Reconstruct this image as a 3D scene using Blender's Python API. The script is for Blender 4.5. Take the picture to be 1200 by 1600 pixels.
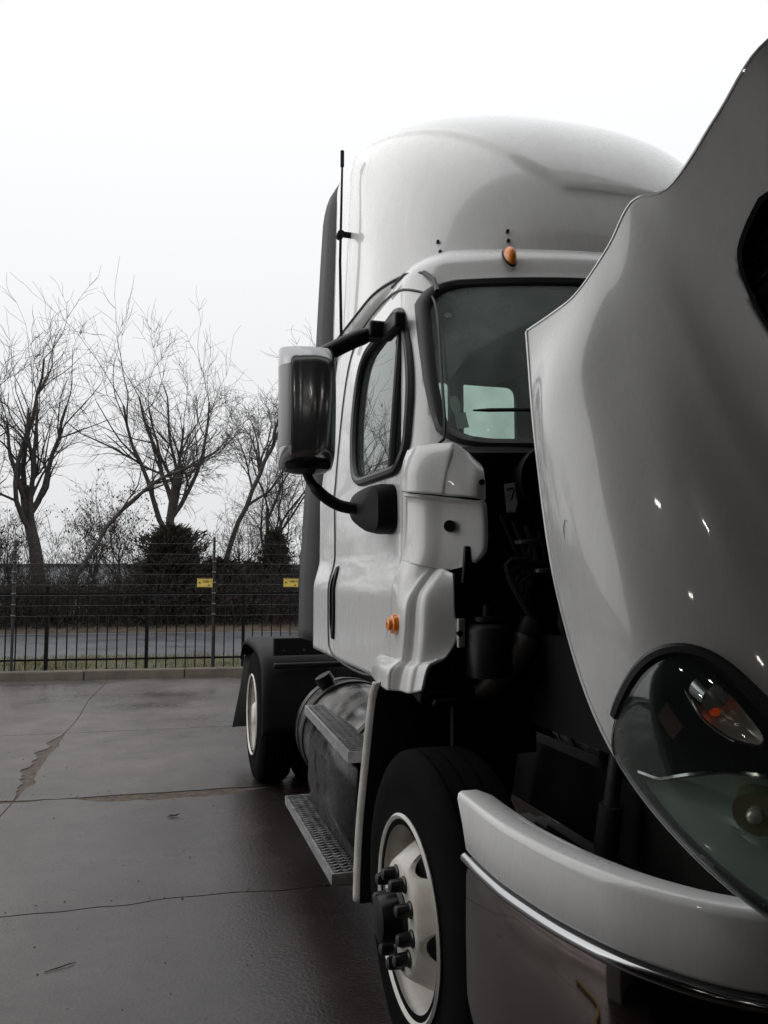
import bpy, bmesh, math, random
import numpy as np
from mathutils import Vector, Matrix, noise

# ------------------------------------------------------------------ scene, camera, light
S = bpy.context.scene
for o in list(bpy.data.objects): bpy.data.objects.remove(o, do_unlink=True)
C = S.collection
R = math.radians
cd = bpy.data.cameras.new('camera'); cam = bpy.data.objects.new('camera', cd); C.objects.link(cam)
cam.location = (-1.978, -2.447, 1.59)
cam.rotation_euler = (math.pi/2 + .079, 0, -.287)
cd.sensor_fit = 'VERTICAL'; cd.sensor_height = 36; cd.lens = 36*1217/1600
cd.clip_start = .05; cd.clip_end = 2000
S.camera = cam
S.view_settings.view_transform = 'Standard'; S.view_settings.look = 'None'
S.view_settings.gamma = 1; S.view_settings.use_curve_mapping = False
S.view_settings.exposure = 0.08
W = bpy.data.worlds.new('World'); S.world = W; W.use_nodes = True
nt = W.node_tree; nt.nodes.clear()
wo = nt.nodes.new('ShaderNodeOutputWorld'); bg = nt.nodes.new('ShaderNodeBackground')
sk = nt.nodes.new('ShaderNodeTexSky'); sk.sky_type = 'NISHITA'; sk.sun_disc = False
sk.sun_elevation = R(28); sk.sun_rotation = R(-75); sk.dust_density = 4; sk.air_density = 1
hs = nt.nodes.new('ShaderNodeHueSaturation'); hs.inputs['Saturation'].default_value = .08
mx = nt.nodes.new('ShaderNodeMix'); mx.data_type = 'RGBA'; mx.inputs[0].default_value = .88   # closed cloud cover over the sky
# closed overcast: brighter overhead than at the horizon
wt = nt.nodes.new('ShaderNodeTexCoord'); wsx = nt.nodes.new('ShaderNodeSeparateXYZ'); nt.links.new(wt.outputs['Generated'], wsx.inputs[0])
wm = nt.nodes.new('ShaderNodeMapRange'); wm.inputs[1].default_value = 0; wm.inputs[2].default_value = 1; wm.inputs[3].default_value = 7.9; wm.inputs[4].default_value = 13.0
nt.links.new(wsx.outputs[2], wm.inputs[0])
wc = nt.nodes.new('ShaderNodeMix'); wc.data_type = 'RGBA'; wc.blend_type = 'MULTIPLY'; wc.inputs[0].default_value = 1; wc.inputs[6].default_value = (.985, .995, 1.01, 1)
nt.links.new(wm.outputs[0], wc.inputs[7]); nt.links.new(wc.outputs[2], mx.inputs[7])
nt.links.new(sk.outputs[0], hs.inputs['Color']); nt.links.new(hs.outputs[0], mx.inputs[6])
nt.links.new(mx.outputs[2], bg.inputs[0]); bg.inputs[1].default_value = .1
nt.links.new(bg.outputs[0], wo.inputs[0])
sl = bpy.data.lights.new('sun', 'SUN'); sl.energy = .95; sl.angle = R(120); sl.color = (1, .97, .93)
sun = bpy.data.objects.new('sun', sl); C.objects.link(sun)
sun.rotation_euler = (R(62), 0, R(-105)); sun.location = (-12, 8, 12)

# ------------------------------------------------------------------ materials
MATS = {}
def mat(name, col, rough=.5, metal=0., coat=0., spec=.5, var=0., vscale=6., bump=0., bscale=60., rvar=0., emit=None, col2=None, mscale=None, alpha=None):
    if name in MATS: return MATS[name]
    m = bpy.data.materials.new(name); m.use_nodes = True; t = m.node_tree; b = t.nodes['Principled BSDF']
    b.inputs['Base Color'].default_value = (*col, 1); b.inputs['Roughness'].default_value = rough
    b.inputs['Metallic'].default_value = metal; b.inputs['Coat Weight'].default_value = coat
    b.inputs['Specular IOR Level'].default_value = spec
    tc = t.nodes.new('ShaderNodeTexCoord')
    if var or col2:
        n = t.nodes.new('ShaderNodeTexNoise'); n.inputs['Scale'].default_value = vscale; n.inputs['Detail'].default_value = 6; n.inputs['Roughness'].default_value = .65
        t.links.new(tc.outputs['Object'], n.inputs['Vector'])
        r = t.nodes.new('ShaderNodeValToRGB'); t.links.new(n.outputs[0], r.inputs[0])
        c2 = col2 or tuple(c*(1-var) for c in col)
        r.color_ramp.elements[0].position = .36; r.color_ramp.elements[1].position = .64
        r.color_ramp.elements[0].color = (*c2, 1); r.color_ramp.elements[1].color = (*col, 1)
        t.links.new(r.outputs[0], b.inputs['Base Color'])
    if rvar:
        n2 = t.nodes.new('ShaderNodeTexNoise'); n2.inputs['Scale'].default_value = vscale*.7; n2.inputs['Detail'].default_value = 5
        t.links.new(tc.outputs['Object'], n2.inputs['Vector'])
        mr = t.nodes.new('ShaderNodeMapRange'); mr.inputs[1].default_value = .35; mr.inputs[2].default_value = .65
        mr.inputs[3].default_value = max(0, rough-rvar); mr.inputs[4].default_value = min(1, rough+rvar)
        t.links.new(n2.outputs[0], mr.inputs[0]); t.links.new(mr.outputs[0], b.inputs['Roughness'])
    if bump:
        n3 = t.nodes.new('ShaderNodeTexNoise'); n3.inputs['Scale'].default_value = bscale; n3.inputs['Detail'].default_value = 4
        t.links.new(tc.outputs['Object'], n3.inputs['Vector'])
        bp = t.nodes.new('ShaderNodeBump'); bp.inputs['Strength'].default_value = bump; bp.inputs['Distance'].default_value = .01
        t.links.new(n3.outputs[0], bp.inputs['Height']); t.links.new(bp.outputs[0], b.inputs['Normal'])
    if emit:
        b.inputs['Emission Color'].default_value = (*emit[0], 1); b.inputs['Emission Strength'].default_value = emit[1]
    MATS[name] = m; return m
def paint_mat():
    # white enamel with road film: faint streaks running down and speckled grime low on the panels
    m = mat('white_paint', (.80, .805, .81), .28, coat=.7)
    t = m.node_tree; b = t.nodes['Principled BSDF']; b.inputs['Coat Roughness'].default_value = .035
    tc = t.nodes.new('ShaderNodeTexCoord'); mp = t.nodes.new('ShaderNodeMapping'); mp.inputs['Scale'].default_value = (16, 16, 2.2)
    t.links.new(tc.outputs['Object'], mp.inputs[0])
    n = t.nodes.new('ShaderNodeTexNoise'); n.inputs['Scale'].default_value = 1.6; n.inputs['Detail'].default_value = 7; n.inputs['Roughness'].default_value = .7
    t.links.new(mp.outputs[0], n.inputs['Vector'])
    n2 = t.nodes.new('ShaderNodeTexNoise'); n2.inputs['Scale'].default_value = 2.2; n2.inputs['Detail'].default_value = 8
    t.links.new(tc.outputs['Object'], n2.inputs['Vector'])
    ml = t.nodes.new('ShaderNodeMath'); ml.operation = 'MULTIPLY'; t.links.new(n.outputs[0], ml.inputs[0]); t.links.new(n2.outputs[0], ml.inputs[1])
    r = t.nodes.new('ShaderNodeValToRGB'); t.links.new(ml.outputs[0], r.inputs[0])
    r.color_ramp.elements[0].position = .1; r.color_ramp.elements[0].color = (.82, .825, .83, 1)
    r.color_ramp.elements[1].position = .46; r.color_ramp.elements[1].color = (.71, .705, .69, 1)
    t.links.new(r.outputs[0], b.inputs['Base Color'])
    mr = t.nodes.new('ShaderNodeMapRange'); mr.inputs[1].default_value = .1; mr.inputs[2].default_value = .45; mr.inputs[3].default_value = .18; mr.inputs[4].default_value = .42
    t.links.new(ml.outputs[0], mr.inputs[0]); t.links.new(mr.outputs[0], b.inputs['Roughness'])
    return m
M_WHITE = paint_mat()
M_CREAM = mat('weathered_white_plastic', (.62, .6, .55), .5, var=.25, vscale=14, bump=.05)
M_BLACK = mat('black_plastic', (.0065, .0065, .008), .58, spec=.18, var=.3, vscale=10, bump=.08, bscale=180)
M_SATIN = mat('satin_black', (.006, .006, .0075), .42, spec=.25, rvar=.1)
M_GREYR = mat('grey_rubber', (.045, .046, .05), .7, var=.2, vscale=4)
M_RUB = mat('tyre_rubber', (.0055, .0055, .0062), .85, spec=.06, var=.35, vscale=9, bump=.15, bscale=90)
M_GASK = mat('rubber_gasket', (.02, .02, .023), .45)
M_CHROME = mat('chrome', (.36, .365, .375), .10, metal=1, rvar=.03, vscale=3)
M_MIRR = mat('mirror_shell_chrome', (.30, .302, .31), .17, metal=.8, rvar=.03)
M_BUMP = mat('polished_bumper', (.16, .135, .127), .06, metal=1, rvar=.04, vscale=4, bump=.006, bscale=3)
M_ALU = mat('dull_aluminium', (.34, .335, .33), .38, metal=1, var=.45, vscale=7, rvar=.15)
M_TREAD = mat('step_aluminium', (.52, .52, .53), .42, metal=.9, var=.35, vscale=30, rvar=.12)
M_TANK = mat('tank_metal', (.34, .325, .31), .30, metal=1, var=.62, vscale=6, rvar=.14, bump=.02, bscale=4)
M_RIM = mat('white_wheel_paint', (.76, .75, .72), .45, col2=(.58, .53, .46), vscale=6, rvar=.1)
M_NUT = mat('black_nut', (.012, .012, .013), .3)
M_STEEL = mat('dark_steel', (.035, .033, .032), .5, metal=.4, var=.4)
M_INT = mat('cab_trim', (.06, .065, .068), .8, var=.2)
M_DASH = mat('dash_trim', (.025, .025, .027), .6)
M_UNDER = mat('hood_underside', (.02, .02, .021), .8)
M_SAN = mat('fender_liner', (.008, .008, .008), .8, spec=.2)
M_AMB = mat('amber_lens', (.95, .26, .008), .15, coat=.6)
M_PAPER = mat('sticker_paper', (.62, .62, .6), .7, var=.1)
M_SIGN = mat('sign_yellow', (.72, .52, .11), .5, var=.12, vscale=9)
M_INK = mat('sign_ink', (.02, .02, .02), .6)
M_LEDGE = mat('bolt_steel', (.10, .10, .10), .35, metal=.8)
def glass_mat(name, tint, dirt_sheen=.04, ior=1.5, rough=.0):
    m = bpy.data.materials.new(name); m.use_nodes = True; t = m.node_tree; t.nodes.clear()
    o = t.nodes.new('ShaderNodeOutputMaterial'); tr = t.nodes.new('ShaderNodeBsdfTransparent'); tr.inputs[0].default_value = (*tint, 1)
    gl = t.nodes.new('ShaderNodeBsdfGlossy'); gl.inputs['Roughness'].default_value = rough; gl.inputs[0].default_value = (.90, .97, .94, 1)
    lw = t.nodes.new('ShaderNodeLayerWeight'); lw.inputs[0].default_value = .5; pw = t.nodes.new('ShaderNodeMath'); pw.operation = 'POWER'; pw.inputs[1].default_value = 5
    t.links.new(lw.outputs['Facing'], pw.inputs[0]); fr = t.nodes.new('ShaderNodeMapRange'); f0 = ((ior-1)/(ior+1))**2; fr.inputs[3].default_value = f0; fr.inputs[4].default_value = 1; t.links.new(pw.outputs[0], fr.inputs[0])
    m1 = t.nodes.new('ShaderNodeMixShader'); t.links.new(fr.outputs[0], m1.inputs[0]); t.links.new(tr.outputs[0], m1.inputs[1]); t.links.new(gl.outputs[0], m1.inputs[2])
    df = t.nodes.new('ShaderNodeBsdfDiffuse'); df.inputs[0].default_value = (.44, .53, .50, 1)
    tc = t.nodes.new('ShaderNodeTexCoord'); n = t.nodes.new('ShaderNodeTexNoise'); n.inputs['Scale'].default_value = 5; n.inputs['Detail'].default_value = 8
    t.links.new(tc.outputs['Object'], n.inputs['Vector'])
    ml = t.nodes.new('ShaderNodeMath'); ml.operation = 'MULTIPLY'; ml.inputs[1].default_value = dirt_sheen*2; t.links.new(n.outputs[0], ml.inputs[0])
    m2 = t.nodes.new('ShaderNodeMixShader'); t.links.new(ml.outputs[0], m2.inputs[0]); t.links.new(m1.outputs[0], m2.inputs[1]); t.links.new(df.outputs[0], m2.inputs[2])
    t.links.new(m2.outputs[0], o.inputs[0]); MATS[name] = m; return m
M_GLASS = glass_mat('tinted_glass', (.78, .92, .85), .30, ior=1.7)  # dusty haze, raised to paint the grey sky reflection into the glass
M_SGLASS = glass_mat('side_glass', (.40, .46, .45), .04, ior=1.6)
M_LENS = glass_mat('headlamp_lens', (.93, .95, .94), .03)

# ------------------------------------------------------------------ mesh helpers
def link(o, parent=None):
    C.objects.link(o)
    if parent is not None: o.parent = parent
    return o
def empty(name, loc=(0, 0, 0)):
    o = bpy.data.objects.new(name, None); o.location = loc; o.empty_display_size = .2; return link(o)
def tag(o, label=None, cat=None, group=None, kind=None):
    for k, v in (('label', label), ('category', cat), ('group', group), ('kind', kind)):
        if v: o[k] = v
    return o
def smooth(me, ang=40):
    me.polygons.foreach_set('use_smooth', [True]*len(me.polygons))
    try: me.set_sharp_from_angle(angle=R(ang))
    except Exception: pass
def mk(name, vf, m, parent=None, sm=True, ang=40, bevel=0, loc=None, solid=None, sub=0):
    v, f = vf; me = bpy.data.meshes.new(name)
    me.from_pydata([tuple(map(float, p)) for p in v], [], f); me.update()
    ms = m if isinstance(m, (list, tuple)) else [m]
    for q in ms: me.materials.append(q)
    if sm: smooth(me, ang)
    o = bpy.data.objects.new(name, me); link(o, parent)
    if loc: o.location = loc
    if sub:
        s = o.modifiers.new('sub', 'SUBSURF'); s.levels = sub; s.render_levels = sub
    if solid:
        s = o.modifiers.new('solid', 'SOLIDIFY'); s.thickness = solid; s.offset = -1
        if len(ms) > 1: s.material_offset = 1; s.material_offset_rim = 0
    if bevel:
        b = o.modifiers.new('bevel', 'BEVEL'); b.width = bevel; b.segments = 2; b.limit_method = 'ANGLE'
    return o
def join(*parts):
    v, f = [], []
    for pv, pf in parts:
        n = len(v); v += list(pv); f += [tuple(i+n for i in q) for q in pf]
    return v, f
def box(c, s, rot=None):
    hx, hy, hz = s[0]/2, s[1]/2, s[2]/2
    v = [Vector((x, y, z)) for x in (-hx, hx) for y in (-hy, hy) for z in (-hz, hz)]
    if rot is not None: v = [rot @ p for p in v]
    return [p+Vector(c) for p in v], [(0, 1, 3, 2), (4, 6, 7, 5), (0, 4, 5, 1), (2, 3, 7, 6), (0, 2, 6, 4), (1, 5, 7, 3)]
def tube(path, r, n=8, cap=True, closed=False, flat=1.0):
    P = [Vector(p) for p in path]; k = len(P); v, f = [], []
    rr = r if isinstance(r, (list, tuple)) else [r]*k
    ref = None
    for i, p in enumerate(P):
        if closed: d = P[(i+1) % k]-P[i-1]
        else: d = P[min(i+1, k-1)]-P[max(i-1, 0)]
        d.normalize()
        if ref is None:
            ref = Vector((0, 0, 1)) if abs(d.z) < .9 else Vector((1, 0, 0))
        a = d.cross(ref).normalized(); b = a.cross(d).normalized(); ref = b
        for j in range(n):
            t = 2*math.pi*j/n
            v.append(p+a*(math.cos(t)*rr[i])+b*(math.sin(t)*rr[i]*flat))
    for i in range(k if closed else k-1):
        for j in range(n):
            i2 = (i+1) % k
            f.append((i*n+j, i*n+(j+1) % n, i2*n+(j+1) % n, i2*n+j))
    if cap and not closed:
        f.append(tuple(range(n))[::-1]); f.append(tuple((k-1)*n+j for j in range(n)))
    return v, f
def lathe(prof, n=64, c=(0, 0, 0), axis='x'):
    # prof: (offset along the axis, radius)
    v, f = [], []
    for (h, r) in prof:
        for j in range(n):
            t = 2*math.pi*j/n; a, b = math.cos(t)*r, math.sin(t)*r
            v.append(Vector(c)+(Vector((h, a, b)) if axis == 'x' else Vector((a, h, b)) if axis == 'y' else Vector((a, b, h))))
    for i in range(len(prof)-1):
        for j in range(n):
            f.append((i*n+j, i*n+(j+1) % n, (i+1)*n+(j+1) % n, (i+1)*n+j))
    return v, f
def grid(rows, closed=False):
    n = len(rows[0]); v = [Vector(p) for r in rows for p in r]; f = []
    for i in range(len(rows)-1):
        for j in range(n if closed else n-1):
            f.append((i*n+j, i*n+(j+1) % n, (i+1)*n+(j+1) % n, (i+1)*n+j))
    return v, f
def cyl(a, b, r, n=20, r2=None): return tube([a, b], [r, r2 if r2 is not None else r], n)
def fix_normals(o, inside=False):
    bm = bmesh.new(); bm.from_mesh(o.data); bmesh.ops.recalc_face_normals(bm, faces=bm.faces)
    bm.to_mesh(o.data); bm.free(); o.data.update(); return o
def sstep(a, b, x):
    t = min(max((x-a)/(b-a), 0), 1); return t*t*(3-2*t)
def inpoly(x, y, P):
    c = False; j = len(P)-1
    for i in range(len(P)):
        if (P[i][1] > y) != (P[j][1] > y) and x < (P[j][0]-P[i][0])*(y-P[i][1])/(P[j][1]-P[i][1])+P[i][0]: c = not c
        j = i
    return c
def rounded(P, k=6, tension=.5, iters=3):
    # corner cutting of a closed outline
    for _ in range(iters):
        Q = []
        for i in range(len(P)):
            a, b = np.array(P[i], float), np.array(P[(i+1) % len(P)], float)
            Q += [a*.75+b*.25, a*.25+b*.75]
        P = Q
    return [tuple(q) for q in P]
def fillet(P, r, n=7):
    # closed outline with true corner arcs; r is one radius or one for each corner
    out = []; k = len(P)
    for i in range(k):
        p, a, b = (np.array(P[j % k], float) for j in (i, i-1, i+1)); ri = r[i] if isinstance(r, (list, tuple)) else r
        u, w = a-p, b-p; lu, lw = np.linalg.norm(u), np.linalg.norm(w); u /= lu; w /= lw
        d = min(ri, lu*.48, lw*.48); s_, e_ = p+u*d, p+w*d
        for t in np.linspace(0, 1, n): out.append(tuple(s_*(1-t)**2+p*2*t*(1-t)+e_*t*t))
    return out
def resample(P, n, closed=True):
    P = [np.array(p, float) for p in P]
    if closed: P = P+[P[0]]
    L = [0]
    for i in range(len(P)-1): L.append(L[-1]+np.linalg.norm(P[i+1]-P[i]))
    out = []
    for k in range(n):
        d = L[-1]*k/(n if closed else n-1); i = 0
        while i < len(P)-2 and L[i+1] < d: i += 1
        t = (d-L[i])/max(L[i+1]-L[i], 1e-9); out.append(P[i]*(1-t)+P[i+1]*t)
    return out

def catmull(P, t):
    n = len(P); t = min(max(t, 0), n-1-1e-9); i = int(t); f = t-i
    p1, p2 = P[i], P[i+1]
    p0 = P[i-1] if i > 0 else 2*p1-p2
    p3 = P[i+2] if i+2 < n else 2*p2-p1
    return .5*((2*p1)+(p2-p0)*f+(2*p0-5*p1+4*p2-p3)*f*f+(3*p1-p0-3*p2+p3)*f**3)

# ------------------------------------------------------------------ the ground: concrete slabs, kerb, verge, road
def concrete(name, base, dark):
    m = bpy.data.materials.new(name); m.use_nodes = True; t = m.node_tree; b = t.nodes['Principled BSDF']
    tc = t.nodes.new('ShaderNodeTexCoord'); geo = t.nodes.new('ShaderNodeNewGeometry')
    def noi(s, d=6, r=.6):
        n = t.nodes.new('ShaderNodeTexNoise'); n.inputs['Scale'].default_value = s; n.inputs['Detail'].default_value = d; n.inputs['Roughness'].default_value = r
        t.links.new(geo.outputs['Position'], n.inputs['Vector']); return n
    big, mid, fine, spk = noi(.55, 5), noi(3.2, 8, .7), noi(60, 4), noi(16, 3)
    def ramp(src, p0, c0, p1, c1):
        r = t.nodes.new('ShaderNodeValToRGB'); t.links.new(src.outputs[0], r.inputs[0]); e = r.color_ramp.elements
        e[0].position, e[0].color, e[1].position, e[1].color = p0, (*c0, 1), p1, (*c1, 1); return r
    c1 = ramp(mid, .3, dark, .68, base)
    c2 = ramp(big, .35, (.50, .455, .45), .64, (1.04, 1.03, 1.02))
    c3 = ramp(spk, .24, (.35, .33, .32), .34, (1, 1, 1))
    c4 = ramp(fine, .3, (.8, .8, .8), .7, (1.06, 1.06, 1.06))
    def mul(a, bb):
        x = t.nodes.new('ShaderNodeMix'); x.data_type = 'RGBA'; x.blend_type = 'MULTIPLY'; x.inputs[0].default_value = 1
        t.links.new(a, x.inputs[6]); t.links.new(bb, x.inputs[7]); return x.outputs[2]
    agg = t.nodes.new('ShaderNodeTexVoronoi'); agg.inputs['Scale'].default_value = 95; t.links.new(geo.outputs['Position'], agg.inputs['Vector'])
    c5 = ramp(agg, .05, (.72, .70, .68), .34, (1.02, 1.02, 1.02)); c5.inputs[0].default_value = .5; t.links.new(agg.outputs['Distance'], c5.inputs[0])
    # damp patches, plus painted shade deepening towards truck and workshop door; ragged by noise
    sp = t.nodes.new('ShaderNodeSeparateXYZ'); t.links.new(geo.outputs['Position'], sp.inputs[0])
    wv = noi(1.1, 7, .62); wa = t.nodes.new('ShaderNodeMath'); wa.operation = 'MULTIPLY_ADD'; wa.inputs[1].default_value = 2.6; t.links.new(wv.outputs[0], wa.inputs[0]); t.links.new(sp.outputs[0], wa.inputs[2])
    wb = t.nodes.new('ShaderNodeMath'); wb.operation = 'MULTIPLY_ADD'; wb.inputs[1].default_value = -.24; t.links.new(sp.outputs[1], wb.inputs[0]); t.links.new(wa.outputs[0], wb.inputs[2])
    wet_shade = t.nodes.new('ShaderNodeMapRange'); wet_shade.inputs[1].default_value = -1.75; wet_shade.inputs[2].default_value = -.35; t.links.new(wb.outputs[0], wet_shade.inputs[0])
    c6 = t.nodes.new('ShaderNodeMix'); c6.data_type = 'RGBA'; c6.inputs[6].default_value = (1, 1, 1, 1); c6.inputs[7].default_value = (.32, .275, .268, 1); t.links.new(wet_shade.outputs[0], c6.inputs[0])
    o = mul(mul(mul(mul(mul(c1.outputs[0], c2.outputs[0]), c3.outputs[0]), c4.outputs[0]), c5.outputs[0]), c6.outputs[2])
    t.links.new(o, b.inputs['Base Color'])
    mr = t.nodes.new('ShaderNodeMapRange'); mr.inputs[1].default_value = .36; mr.inputs[2].default_value = .66; mr.inputs[3].default_value = .20; mr.inputs[4].default_value = .58
    t.links.new(big.outputs[0], mr.inputs[0])
    rm = t.nodes.new('ShaderNodeMix'); t.links.new(wet_shade.outputs[0], rm.inputs[0]); t.links.new(mr.outputs[0], rm.inputs[2]); rm.inputs[3].default_value = .27; t.links.new(rm.outputs[0], b.inputs['Roughness'])
    bp = t.nodes.new('ShaderNodeBump'); bp.inputs['Strength'].default_value = .35; bp.inputs['Distance'].default_value = .006
    t.links.new(fine.outputs[0], bp.inputs['Height']); t.links.new(bp.outputs[0], b.inputs['Normal'])
    MATS[name] = m; return m
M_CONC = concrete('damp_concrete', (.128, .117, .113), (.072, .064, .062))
M_JOINT = mat('broken_joint', (.105, .074, .054), .8, var=.7, vscale=18, bump=.9, bscale=45)
M_SOIL = mat('soil', (.06, .05, .035), .95, var=.4, vscale=3, bump=.4, bscale=20)
M_ASPH = mat('road_asphalt', (.085, .088, .097), .45, var=.22, vscale=1.2, rvar=.15, bump=.2, bscale=120)
M_KERB = mat('kerb_concrete', (.13, .108, .088), .75, var=.35, vscale=5, bump=.3, bscale=60)

ground = mk('ground', grid([[(-400, -60, -.06), (400, -60, -.06)], [(-400, 500, -.06), (400, 500, -.06)]]), M_SOIL); tag(ground, kind='structure')
KA, KB = Vector((-4.12, 10.35, 0)), Vector((-.51, 9.89, 0)); KD = (KB-KA).normalized(); KN = Vector((-KD.y, KD.x, 0))   # the kerb line, KN points away from the lot
def kl(s, off=0, z=0): return KA+KD*s+KN*off+Vector((0, 0, z))
random.seed(4)
lot = mk('parking_lot', grid([[(-16, -12, -.006), (14, -12, -.006)], [tuple(kl(-12, -.01, -.006)), tuple(kl(18, -.01, -.006))]]), M_JOINT); tag(lot, kind='structure')
# joint lines; every slab edge follows its joint with a gap that opens where the edge has spalled away
XL = [-14.2, -10.4, -6.6, -2.80, 1.0, 4.8, 8.6, 12.4]; YL = [-11.4, -8.2, -5, -1.6, 1.66, 3.62, 6.05, 8.1]
def xjoint(i, y):
    x = XL[i]
    if i == 3: x += .02*math.sin(y*2.1)+(.035*(noise.noise((y*2.3, 3, 0))) if 3.5 < y < 6.2 else 0)+(y-6)*.045
    return x+.004*noise.noise((y*5, i*7, 1))
def yjoint(j, x):
    y = YL[j]-.055*(x+2.5) if j >= 4 else YL[j]
    if j == 4: y += .09*noise.noise((x*1.1, 4.4, 0))+.04*noise.noise((x*4.1, 2, 0))
    if j == 5: y += .035*noise.noise((x*2.4, 9.1, 0))+.012*noise.noise((x*11, 3, 0))
    return y+.004*noise.noise((x*5, j*3, 5))
def xgap(i, y, side):
    g = .004
    if i == 3:
        g = .005
        k = sstep(6.1, 5.6, y)*sstep(3.6, 4.3, y)
        g += k*(.05+.05*noise.noise((y*4.5, side*5, 0))+.025*noise.noise((y*17, side*3, 2)))*(1.1 if side < 0 else .75)
    return max(g, .003)
def ygap(j, x, side):
    g = .003
    if j == 4: g = .0055+.004*noise.noise((x*3, side, 0))
    if j == 5:
        g = .010+.008*noise.noise((x*6, side, 7))
        k = sstep(-2.55, -2.2, x)*sstep(-1.05, -1.45, x)
        if side < 0: g += k*(.15+.06*noise.noise((x*6, 1, 0))+.025*noise.noise((x*21, 5, 0)))
        else: g += k*.012
        k2 = sstep(-4.2, -3.6, x)*sstep(-2.6, -2.9, x); g += k2*.02*(1+noise.noise((x*9, side, 2)))
    if j == 6: g = .004
    return max(g, .002)
for i in range(len(XL)-1):
    for j in range(len(YL)):
        yt = (lambda x: YL[j+1]) if j+1 < len(YL) else None
        pts = []; n = 90 if (2 <= i <= 4 and 3 <= j <= 6) else 6
        def top(x):
            if j+1 < len(YL): return yjoint(j+1, x)-ygap(j+1, x, -1)
            s = (x-KA.x)/KD.x; return (KA+KD*s).y-.012
        bot = lambda x: yjoint(j, x)+ygap(j, x, 1)
        x0a, x1a = xjoint(i, YL[j]), xjoint(i+1, YL[j])
        ytop = YL[j+1] if j+1 < len(YL) else 9.9
        x0b, x1b = xjoint(i, ytop), xjoint(i+1, ytop)
        for k in range(n+1):
            x = x0a+.006+(x1a-x0a-.012)*k/n; pts.append((x, bot(x)))
        y0, y1 = pts[-1][1], top(x1b)
        for k in range(1, n):
            y = y0+(y1-y0)*k/n; pts.append((xjoint(i+1, y)-xgap(i+1, y, -1), y))
        for k in range(n+1):
            x = x1b-.006-(x1b-x0b-.012)*k/n; pts.append((x, top(x)))
        y0, y1 = pts[-1][1], pts[0][1]
        for k in range(1, n):
            y = y0+(y1-y0)*k/n; pts.append((xjoint(i, y)+xgap(i, y, 1), y))
        m = len(pts); dz = random.uniform(-.001, .001)
        v = [(x, y, dz) for x, y in pts]+[(x, y, -.05) for x, y in pts]
        f = [tuple(range(m))]+[(q, q+m, (q+1) % m+m, (q+1) % m) for q in range(m)]
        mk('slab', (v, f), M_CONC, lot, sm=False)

kerb = mk('kerb', box(tuple(kl(3, .09, -.03)), (30, .14, .10), Matrix.Rotation(math.atan2(KD.y, KD.x), 3, 'Z')), M_JOINT, sm=False); tag(kerb, kind='structure')
krot = Matrix.Rotation(math.atan2(KD.y, KD.x), 3, 'Z')
kme = None
for k in range(-5, 8):
    Lk = 1.47
    o = mk('kerbstone', box((0, 0, 0), (Lk-.012, .17, .20)), M_KERB, kerb, sm=False, bevel=.018)
    o.location = kl(k*Lk+.45, .085+random.uniform(-.004, .004), .035+random.uniform(-.004, .004)); o.rotation_euler = (0, 0, math.atan2(KD.y, KD.x)+random.uniform(-.004, .004))
verge = mk('verge', grid([[kl(-60, .16, .10), kl(60, .16, .10)], [kl(-60, 1.6, .09), kl(60, 1.6, .09)], [kl(-60, 3.05, .01), kl(60, 3.05, .01)]]), mat('verge_soil', (.09, .075, .045), .95, col2=(.05, .06, .025), vscale=2.5, bump=.5, bscale=30)); tag(verge, kind='structure')
road = mk('road', grid([[kl(-120, 3.0, .004), kl(120, 3.0, .004)], [kl(-120, 9.6, .004), kl(120, 9.6, .004)]]), M_ASPH); tag(road, kind='structure')
mk('paint_line', grid([[kl(-120, 9.25, .009), kl(120, 9.25, .009)], [kl(-120, 9.36, .009), kl(120, 9.36, .009)]]), mat('road_paint', (.35, .34, .32), .6, var=.4, vscale=8), road)
bank = mk('bank', grid([[kl(s, 9.62, .0) for s in range(-120, 121, 4)], [kl(s, 10.1, .12) for s in range(-120, 121, 4)], [kl(s, 14, .3+.1*noise.noise((s*.3, 1, 0))) for s in range(-120, 121, 4)], [kl(s, 34, .35) for s in range(-120, 121, 4)]]), mat('leaf_litter', (.11, .08, .06), .95, col2=(.05, .04, .03), vscale=4, bump=.6, bscale=25)); tag(bank, kind='structure')
# grass on the verge: uncountable
gv, gf = [], []
random.seed(9)
for _ in range(26000):
    s, off = random.uniform(-9, 9), random.uniform(.2, 2.9)
    dens = noise.noise((s*.8, off*1.2, 0))*.5+noise.noise((s*3, off*3, 4))*.3
    if dens < random.uniform(-.35, .25): continue
    p = kl(s, off, .09-.03*max(0, off-1.6)); h = random.uniform(.03, .09); a = random.uniform(0, 6.3); w = .006
    d = Vector((math.cos(a), math.sin(a), 0)); ln = Vector((random.uniform(-.03, .03), random.uniform(-.03, .03), h))
    n = len(gv); gv += [p-d*w, p+d*w, p+ln]; gf.append((n, n+1, n+2))
tag(mk('grass', (gv, gf), mat('grass_blade', (.13, .14, .04), .8, col2=(.16, .13, .06), vscale=2.5), sm=False), 'patchy short winter grass on the strip behind the kerb', 'grass', kind='stuff')

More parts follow.
